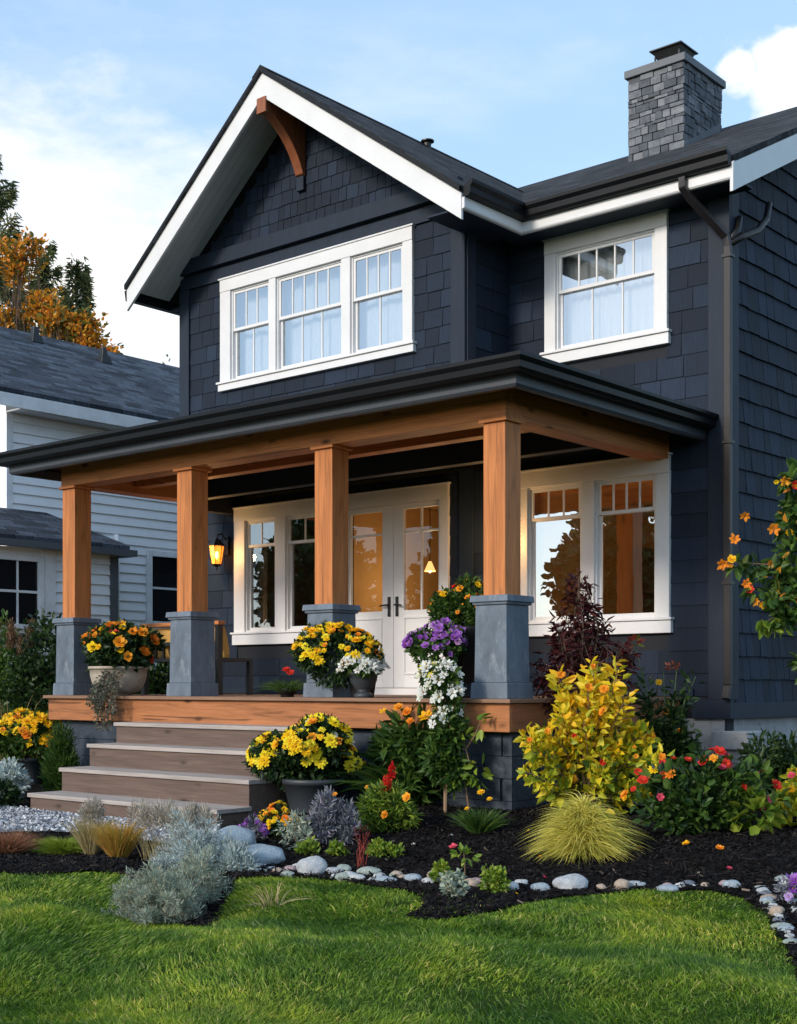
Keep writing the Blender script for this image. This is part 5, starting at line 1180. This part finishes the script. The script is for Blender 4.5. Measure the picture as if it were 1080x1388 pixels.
for i in range(11):
    a_ = i * 2.4; q_ = .038 * math.sqrt(i); n_ = 330; hh = rr_.uniform(.22, .36) * (1.1 - q_ * 2.4); th_ = RNG.uniform(0, 2 * pi, n_); ez = np.arcsin(RNG.uniform(.0, 1, n_)); ox, oy = q_ * cos(a_), q_ * sin(a_) * .9
    P = np.stack([ox + .075 * np.cos(th_) * np.cos(ez), oy + .075 * np.sin(th_) * np.cos(ez), .02 + hh * np.sin(ez)], 1)
    D = unit(np.stack([(np.cos(th_) * np.cos(ez) + ox * 5) * .75, (np.sin(th_) * np.cos(ez) + oy * 5) * .75, .5 + .9 * np.sin(ez)], 1) + RNG.normal(0, .36, (n_, 3)))
    V_, F_ = blades(P, D, .19 * RNG.uniform(.45, 1.55, n_), .0072, .75, 5); Vs.append(V_); Fs.append(F_ + base); base += len(V_)
link('grass_blades', mesh_np('grass_blades', np.concatenate(Vs), np.concatenate(Fs)), t, mat=LM['goldgrass'])
def maple():
    p = at_depth(785, 900, 12.0); z = float(ground_h(p[0], p[1])); t = thing('japanese_maple', 'dark burgundy japanese maple in front of the right porch window', 'tree', (p[0], p[1], z))
    k = 12.0 / FOC; zv = lambda v: CAM[2] - (v - HOR) * k - z; r = random.Random(5)
    def loc(s, v, d=0): return (RT[0] * s * k + FW[0] * d, RT[1] * s * k + FW[1] * d, zv(v))
    B = []; paths = []
    for s, v, rr in ((0, 782, 9), (-4, 802, 13), (16, 815, 13), (-12, 830, 16), (10, 845, 18), (30, 850, 12), (-18, 862, 18), (8, 878, 22), (34, 876, 16), (-34, 892, 20), (-8, 905, 26), (24, 908, 24), (-46, 915, 16), (55, 880, 9), (72, 884, 7), (-26, 848, 9)):
        q = loc(s, v, r.uniform(-.1, .1)); B.append((*q, rr * k, rr * k, rr * k * .8)); paths.append([(0, 0, 0), (q[0] * .2, q[1] * .2, q[2] * .55), (q[0] * .8, q[1] * .8, q[2] * .92), q])
    tips = [(q[0] + r.gauss(0, q[3] * .55), q[1] + r.gauss(0, q[3] * .55), q[2] + r.gauss(0, q[3] * .5)) for q in B for j in range(6)]
    sprays(t, tips, 2300, .08, .022, 'burgundy', .62, .06, 'crown', up=-.35, bend=.5, seed=9, stem=True, r0=.006, sm=BARK, crook=.08); stems('trunk', t, paths, .014, .003, BARK)
maple()
t, k = bedplant('red_flower_shrub', 'green shrub dotted with red and pink flowers right of the golden grass', 'shrub', 948, 1132)
B = [(s * RT[0], s * RT[1], z, a, a * .9, b) for s, z, a, b in ((-.38, .26, .18, .2), (-.15, .36, .22, .22), (.12, .34, .22, .2), (.32, .22, .2, .2), (.46, .34, .12, .14), (0, .2, .3, .2), (.12, .52, .1, .12), (-.3, .42, .12, .12))]
r = random.Random(21); tips = [(RT[0] * s_ + FW[0] * r.uniform(-.25, .2), RT[1] * s_ + FW[1] * r.uniform(-.25, .2), z_) for s_, z_ in [(r.uniform(-.5, .52), r.uniform(.1, .52)) for i in range(44)] + [(-.45, .42), (.12, .62), (.1, .58), (.44, .55), (.5, .5), (-.2, .56)]]
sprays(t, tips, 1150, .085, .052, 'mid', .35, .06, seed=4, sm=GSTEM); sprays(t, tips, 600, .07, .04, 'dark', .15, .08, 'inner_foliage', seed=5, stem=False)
P, A = cloud(60, [(.38 * RT[0] - .1 * FW[0], .38 * RT[1] - .1 * FW[1], .17, .15, .12, .13)], .6, 0, .5); link('large_leaves', mesh_np('large_leaves', *leaves(P, A, .13, .085)), t, mat=LM['lime'])
flowers(t, 'rose', 'red', .036, *shell_pts(15, B, mind=.09)); flowers(t, 'rose', 'pink', .032, *shell_pts(9, B, mind=.06)); flowers(t, 'mum', 'orange', .032, *shell_pts(6, B, mind=.06)); flowers(t, 'mum', 'yellow', .036, *shell_pts(3, B))
def dark_shrub():
    p = at_depth(905, 1000, 12.3); z = float(ground_h(p[0], p[1])); t = thing('leafy_shrub', 'dark green shrub with tall seed stems against the house foundation', 'shrub', (p[0], p[1], z)); k = 12.3 / FOC; zv = lambda v: CAM[2] - (v - HOR) * k - z
    def loc(s, v): return (RT[0] * s * k, RT[1] * s * k, zv(v))
    B = [(*loc(s, v), r * k, r * k, r * k * .9) for s, v, r in ((0, 960, 30), (-20, 985, 30), (18, 990, 28), (4, 930, 16), (-4, 1015, 34), (-26, 950, 14), (22, 955, 14))]
    r = random.Random(31); tips = [loc(r.uniform(-44, 40), 1030 - abs(r.gauss(0, 52))) for i in range(40)] + [loc(-30, 935), loc(10, 925), (loc(24, 945))]
    sprays(t, tips, 1500, .085, .034, 'dark', .3, .07, seed=6, sm=GSTEM); sprays(t, tips[:14], 160, .085, .036, 'mid', .6, .05, 'young_foliage', seed=7, stem=False)
    stems('stem', t, [[(0, 0, 0), loc(-4, 960), loc(-6, 912)], [(0, 0, 0), loc(8, 960), loc(12, 905)], [(0, 0, 0), loc(-30, 940), loc(-44, 872)]], .007, .004, GSTEM)
    P, A = cloud(40, [(*loc(6, 903), .05, .04, .02)], .4, .2, .5); link('seed_head', mesh_np('seed_head', *leaves(P, A, .045, .02)), t, mat=leaf_mat('rust_head', [(.16, .04, .02), (.26, .08, .04)]))
    P, A = cloud(16, [(*loc(-45, 870), .04, .04, .03)], .4, .0, .6); link('red_leaves', mesh_np('red_leaves', *leaves(P, A, .07, .04)), t, mat=leaf_mat('red_leaf', [(.25, .02, .02), (.34, .05, .03), (.12, .16, .03)]))
    flowers(t, 'mum', 'yellow', .05, [loc(-12, 925)], [(.4, -.6, .6)]); flowers(t, 'rose', 'orange', .03, [loc(16, 990), loc(-2, 965)], [(.4, -.6, .6)] * 2)
dark_shrub()
# climbing shrub reaching in from the right
def vine():
    dep = 10.6; k = dep / FOC; p = at_depth(1128, 1000, dep); z = float(ground_h(p[0], p[1])); t = thing('trumpet_vine', 'arching leafy shrub with orange trumpet flowers reaching in from the right edge', 'shrub', (p[0], p[1], z)); zv = lambda v: CAM[2] - (v - HOR) * k - z
    def loc(u, v, d=0): s = u - 1128; return (RT[0] * s * k + FW[0] * d, RT[1] * s * k + FW[1] * d, zv(v))
    arms = [[(1128, 1060), (1120, 900), (1090, 800), (1040, 765), (985, 762)], [(1128, 1060), (1115, 880), (1080, 800), (1040, 800), (1010, 795)], [(1128, 1060), (1118, 850), (1095, 740), (1070, 720), (1052, 718)], [(1128, 1060), (1130, 800), (1105, 690), (1075, 655), (1050, 652)], [(1128, 1060), (1110, 900), (1075, 840), (1050, 835), (1035, 845)], [(1128, 1060), (1150, 850), (1140, 720), (1120, 640)]]
    stems('stem', t, [[loc(u, v) for u, v in a] for a in arms], .012, .003, TWIG)
    B = [(*loc(u, v, random.uniform(-.12, .12)), r * k, r * k, r * k * .7) for u, v, r in ((1000, 765, 9), (1025, 768, 13), (1050, 778, 18), (1075, 790, 22), (1020, 800, 10), (1045, 812, 16), (1070, 825, 20), (1080, 745, 24), (1068, 715, 15), (1072, 655, 13), (1095, 690, 28), (1085, 640, 14), (1110, 800, 40), (1120, 900, 40), (1130, 1000, 40), (1060, 840, 14))]
    foliage('foliage', t, 1700, B, .10, .05, LM['mid'], shell=.2, up=-.15, bend=.35)
    P, A = cloud(34, [(*loc(1042, 842), .07, .06, .05), (*loc(1062, 835), .07, .06, .05)], .4, -1.4, .5); link('large_leaves', mesh_np('large_leaves', *leaves(P, A, .12, .055)), t, mat=LM['lime'])
    pts = [loc(u, v, -.08) for u, v in ((976, 766), (988, 760), (1008, 792), (1012, 800), (1020, 816), (1048, 655), (1060, 655), (1075, 660), (1045, 718), (1066, 722), (1050, 790), (1070, 812), (1006, 700), (1030, 820), (992, 733))]
    flowers(t, 'rose', 'red', .03, pts[3::4], [(.3, -.6, .2)] * len(pts[3::4])); P, A = cloud(90, B[:11], .6, 0, .7); link('orange_leaves', mesh_np('orange_leaves', *leaves(P, A, .085, .045)), t, mat=LM['autumn'])
    flowers(t, 'lily', 'orange', .042, pts[::2], [(.3, -.6, random.uniform(-.6, .3)) for q in pts[::2]]); flowers(t, 'rose', 'yellow', .032, pts[1::2], [(.3, -.6, random.uniform(-.5, .5)) for q in pts[1::2]])
vine()
t, k = bedplant('leafy_shrub', 'dark long leaved shrub at the right edge against the foundation', 'shrub', 1062, 1078)
tuft('strap_leaves', t, 130, .15, .62, .035, LM['dark'], 1.0, .5, 4); foliage('foliage', t, 1300, dome(.36, .3, .5, 9, 0, .4, 61), .08, .028, LM['dark'])
t, k = bedplant('edge_flower', 'yellow green plant with pink and orange blooms at the right edge', 'flower', 1074, 1122)
B = dome(.18, .16, .40, 7, 0, .42, 62); foliage('foliage', t, 420, B, .075, .045, LM['goldflush']); flowers(t, 'mum', 'yellow', .035, *shell_pts(8, B)); flowers(t, 'rose', 'pink', .04, *shell_pts(4, B))
t, k = bedplant('edge_flower', 'purple flowers among the stones at the right edge', 'flower', 1076, 1226)
B = dome(.11, .10, .13, 7, 0, .42, 63); foliage('foliage', t, 240, B, .04, .018, LM['heather']); flowers(t, 'lily', 'purple', .03, *shell_pts(9, B)); flowers(t, 'rose', 'lilac', .025, *shell_pts(4, B))
# fallen petals and leaves on the mulch
for (u, v, c, r) in ((988, 1184, 'pink', .02), (738, 1196, 'pink', .017), (700, 1218, 'yellow', .012), (560, 1150, 'white', .014), (612, 1138, 'white', .016), (716, 1132, 'yellow', .014), (732, 1168, 'orange', .02), (975, 1156, 'orange', .03), (930, 1150, 'yellow', .03), (938, 1116, 'pink', .02), (568, 1120, 'orange', .02)):
    p = at(u, v); key = ('rose', c, round(r, 3))
    if key not in FL: FL[key] = petals_mesh('rose', r, PM[c], CENTER)
    tag(link('fallen_flower', FL[key], None, (p[0], p[1], p[2] + .03), (R(25), R(-10), u)), 'small fallen flower head lying on the dark mulch', 'fallen flower', 'fallen flower heads on the mulch')

# ------------------------------------------------------------------ the house next door
def neighbour():
    t = thing('white_house', 'white clapboard house with a dark roof behind the left end of the porch', 'house', (-12, 6, 0)); O = (-12, 6, 0)
    W_ = paint('white_clapboard', (.88, .90, .93), .55, .04, 20, .002); D_ = paint('neighbour_trim', (.80, .81, .83), .5); DK = paint('neighbour_dark', (.10, .11, .125), .6)
    m = MB(); m.box(-19, -12, 2.85, 14, -.3, 5.75); m.prism([(-19, 2.86, 5.75), (-12, 2.86, 5.75), (-15.5, 2.86, 7.9)], (0, 11.1, 0)); m.box(-18, -11, -1.2, 4.30, -.3, 3.33)
    wl = m.build('wall', W_, t, off=O)
    def lap(mb, plane, a, b, z0, z1, h, holes=()):
        z = z0
        while z < z1 - .02:
            zt = min(z + h, z1); iv = [(a, b)]
            for p, q, c, d in holes:
                if zt > c and z < d: iv = [(x, y) for i, j in iv for x, y in ((i, min(j, p)), (max(i, q), j)) if y - x > .01]
            for i, j in iv: mb.hexa([(plane, i, z), (plane + .034, i, z), (plane + .034, j, z), (plane, j, z), (plane, i, zt), (plane + .006, i, zt), (plane + .006, j, zt), (plane, j, zt)])
            z = zt
    s = MB(); lap(s, -12, 2.95, 14, .2, 5.6, .165, [(5.70, 7.1, 2.25, 3.62)]); lap(s, -11, -1.1, 4.15, .2, 3.42, .165, [(1.9, 2.95, 2.05, 3.3)])
    s.build('clapboard', W_, wl, off=O)
    c = MB(); c.box(-12.02, -11.965, 2.84, 2.96, .0, 5.6); c.box(-11.02, -10.96, 2.86, 3.08, .0, 3.315); c.build('corner_trim', D_, t, .004, off=O)
    MB().box(-11.02, -10.965, 4.14, 4.31, 0, 3.315).build('corner_post', DK, t, .004, off=O)
    f = MB()
    f.prism([(-15.5, 2.3, 8.05), (-11.6, 2.3, 5.92), (-11.6, 14.5, 5.92), (-15.5, 14.5, 8.05)], (0, 0, -.08)); f.prism([(-15.501, 2.3, 8.05), (-15.501, 14.5, 8.05), (-19.4, 14.5, 5.92), (-19.4, 2.3, 5.92)], (0, 0, -.08))
    r = f.build('roof', roof_mat('slate_blue_roof', (.045, .055, .072), 1, .16, .33), t, off=O)
    MB().box(-11.62, -11.585, 2.28, 14.5, 5.63, 5.838).build('fascia_board', D_, r, .004, off=O)
    MB().box(-12.0, -11.63, 2.86, 14.4, 5.62, 5.64).build('soffit', paint('neighbour_soffit', (.5, .51, .53), .7), r, off=O)
    p = MB(); p.prism([(-10.85, -1.6, 3.50), (-10.85, 4.45, 3.50), (-11.97, 3.6, 4.06), (-11.97, -1.6, 4.06)], (0, 0, -.07)); p.prism([(-10.85, 4.451, 3.50), (-11.97, 4.451, 3.50), (-11.97, 3.601, 4.06)], (0, 0, -.07))
    pr = p.build('porch_roof', roof_mat('slate_blue_roof2', (.045, .055, .072), 1, .16, .33), t, off=O)
    MB().sweep([(-10.88, -1.6), (-10.88, 4.42), (-11.97, 4.42)][::-1], [(-.12, 3.32), (-.02, 3.32), (-.02, 3.425), (-.12, 3.425)]).build('gutter', DK, pr, off=O)
    def vent(u, v):
        d = ray(u, v); n = np.array([.546, 0, 1.0]); q = np.array([-11.6, 2.3, 5.92]); k = ((q - CAM) @ n) / (d @ n); x, y, z = CAM + d * k
        b = MB(); b.taper(x, y, z - .06, z + .10, .26, .20); b.taper(x, y, z + .10, z + .27, .14, .09); b.build('roof_vent', M['black'], r, .01, off=O)
    vent(47, 462); vent(140, 490)
    def nwin(X, y0, y1, z0, z1, mid=True, mull=True):
        w = MB(); c_ = .10
        w.box(X - .03, X + .055, y0, y0 + c_, z0, z1); w.box(X - .03, X + .055, y1 - c_, y1, z0, z1); w.box(X - .03, X + .06, y0 + c_, y1 - c_, z1 - c_, z1 - .001); w.box(X - .03, X + .065, y0 + c_, y1 - c_, z0 + .001, z0 + .07)
        w.box(X + .005, X + .035, y0 + c_, y1 - c_, (z0 + z1) / 2 - .02, (z0 + z1) / 2 + .02)
        if mull: w.box(X + .006, X + .034, (y0 + y1) / 2 - .015, (y0 + y1) / 2 + .015, z0 + .07, z1 - c_)
        o = w.build('window', D_, t, .003, off=O)
        m_, tt, pp = NG if NG else (None, None, None)
        MB().box(X + .008, X + .015, y0 + c_ - .01, y1 - c_ + .01, z0 + .06, z1 - c_ + .01).build('pane', m_, o, off=O)
    gm, gt, gp = mat('dark_window'); setc(gp.inputs['Base Color'], (.012, .012, .014)); gp.inputs['Roughness'].default_value = .03; gp.inputs['Specular IOR Level'].default_value = .6
    NG = (gm, gt, gp)
    nwin(-12, 5.72, 7.08, 2.27, 3.60, mull=False); nwin(-11, 1.92, 2.85, 2.07, 3.22)
    d = MB(); d.tube([(-11.90, 4.98, 3.80), (-11.86, 4.98, 3.60), (-11.93, 5.02, 3.40), (-11.93, 5.02, 1.0)], .05, 8); d.build('downspout', D_, t, off=O, smooth=True)
    MB().box(-10.99, -10.93, -1.2, 4.2, 1.86, 1.98).build('belt_rail', DK, t, off=O)
neighbour()

# ------------------------------------------------------------------ trees
def conifer(label, u, dep, vtop, R_, sd, n=25000):
    p = at_depth(u, 1000, dep); z0 = float(ground_h(p[0], p[1])); H = CAM[2] + (HOR - vtop) / FOC * dep - z0
    t = thing('conifer_tree', label, 'tree', (p[0], p[1], z0)); r = random.Random(sd); MB().tube([(0, 0, 0), (.05, 0, H * .5), (0, 0, H * .97)], [.32, .18, .03], 10).build('trunk', BARK, t, smooth=True)
    paths = []; P = []; A = []; nb = int(H * 8)
    for i in range(nb):
        f = (i + r.random()) / nb; z = H * (.12 + .87 * f); Lb = (R_ * (1 - f) ** .75 + .18) * r.uniform(.55, 1.15); a = r.uniform(0, 6.28); dr = r.uniform(-.35, .25) if f < .8 else r.uniform(.2, .9)
        tip = Vector((cos(a) * Lb, sin(a) * Lb, z + dr * Lb)); b = Vector((0, 0, z)); md = b.lerp(tip, .5) + Vector((0, 0, .10 * Lb)); paths.append([b, md, tip])
        for q in range(int(n / nb * (.5 + Lb / R_))):
            s = r.random() ** .7; c = b.lerp(md, s * 2) if s < .5 else md.lerp(tip, s * 2 - 1); w = .30 * (1.1 - s) * min(Lb, 1.6)
            P.append(c + Vector((r.gauss(0, w), r.gauss(0, w), r.gauss(-.10, .13)))); A.append((Vector((cos(a), sin(a), 0)) * .7 + Vector((r.gauss(0, .5), r.gauss(0, .5), r.gauss(-.25, .4)))).normalized())
    stems('branch', t, paths, .04, .012, BARK, 4)
    link('crown', mesh_np('crown', *leaves(np.array([tuple(x) for x in P]), np.array([tuple(x) for x in A]), .22, .05)), t, mat=LM['conifer'])
def broadleaf(name, label, u, dep, vtop, W, sd, lm, n, L=.22, H=None, pos=None, blobs=None, group=None):
    p = pos or at_depth(u, 1000, dep); z0 = float(ground_h(p[0], p[1])); H = H or CAM[2] + (HOR - vtop) / FOC * dep - z0
    t = thing(name, label, 'tree', (p[0], p[1], z0), 0, group); B = blobs or [(x, y, z + H * .35, a, b, c) for x, y, z, a, b, c in dome(W, W, H * .62, 16, 0, .30, sd)]
    foliage('crown', t, n, B, L, L * .6, LM[lm], shell=.3); r = random.Random(sd)
    MB().tube([(0, 0, 0), (.05, .03, H * .3), (0, 0, H * .7)], [H * .025, H * .02, H * .008], 8).build('trunk', BARK, t); stems('limb', t, [[(0, 0, H * .28), (b[0] * .5, b[1] * .5, (H * .28 + b[2]) / 2), b[:3]] for b in B[1:]], H * .008, .01, BARK); return t
conifer('tall dark conifer at the far left rising above the white house', -12, 36, 205, 2.5, 1)
conifer('slender conifer behind the ridge of the white house', 62, 40, 330, 1.5, 2, 17000)
conifer('short conifer with brown tips behind the roof vent of the white house', 104, 38, 352, 1.25, 3, 14000)
def autumn():
    dep = 34.0; k = dep / FOC
    for lab, u, bl, sd in (('orange leaved autumn tree in front of the tall left conifer', 22, ((32, 335, 13), (18, 350, 9), (44, 322, 7), (10, 428, 10), (2, 328, 9), (24, 362, 8)), 1), ('orange autumn tree spreading before the short conifers', 88, ((58, 398, 9), (52, 412, 10), (78, 420, 12), (90, 426, 10), (66, 430, 11), (104, 436, 11), (114, 452, 12), (128, 434, 7), (120, 468, 12), (146, 470, 8)), 2)):
        p = at_depth(u, 1000, dep); z0 = float(ground_h(p[0], p[1])); r = random.Random(sd); t = thing('autumn_tree', lab, 'tree', (p[0], p[1], z0)); tips = []
        for uu, vv, rr in bl:
            for q in range(7):
                g = (r.gauss(0, .62), r.gauss(0, .62), r.gauss(0, .62)); s = (uu - u + g[0] * rr) * k; d = g[1] * rr * k * 1.5; tips.append((RT[0] * s + FW[0] * d, RT[1] * s + FW[1] * d, CAM[2] + (HOR - vv + g[2] * rr) * k - z0))
        sprays(t, tips, 36 * len(tips), .13, .085, 'autumn', .93, .28, 'crown', base=(0, 0, 3.0), seed=sd, stem=True, r0=.022, sm=BARK, crook=.05)
        MB().tube([(0, 0, 0), (.03, .02, 1.5), (0, 0, 3.3)], [.12, .10, .06], 8).build('trunk', BARK, t)
autumn()
for i, (u, v, lab) in enumerate(((165, 482, 'small tree top poking over the ridge right of the autumn tree'), (226, 492, 'thin treetop over the ridge beside the gable corner'))):
    broadleaf('far_tree', lab, u, 44, v, .55, 70 + i, 'conifer', 700, .16)
first = None
for i, (x, y, H, W) in enumerate(((-14.9, -21.5, 7.2, 1.9), (-21, -21, 7.2, 3.0), (-24, -17, 6.0, 2.6), (-29, -22, 8.5, 3.4), (-9.5, -28, 7.0, 3.0), (-20, -29, 8.8, 3.2))):
    if first is None: first = broadleaf('street_tree', 'green tree across the street that shows only as a reflection in the porch windows', 0, 0, 0, W, 80, 'dark', 5200, .34, H=H, pos=(x, y, 0), group='street trees reflected in the windows'); H0 = H
    else:
        c = first.copy(); col.objects.link(c); c.location = (x, y, float(ground_h(x, y))); c.rotation_euler = (0, 0, i * 1.7); c.scale = (H / H0,) * 3
        for ch in first.children: d = ch.copy(); col.objects.link(d); d.parent = c
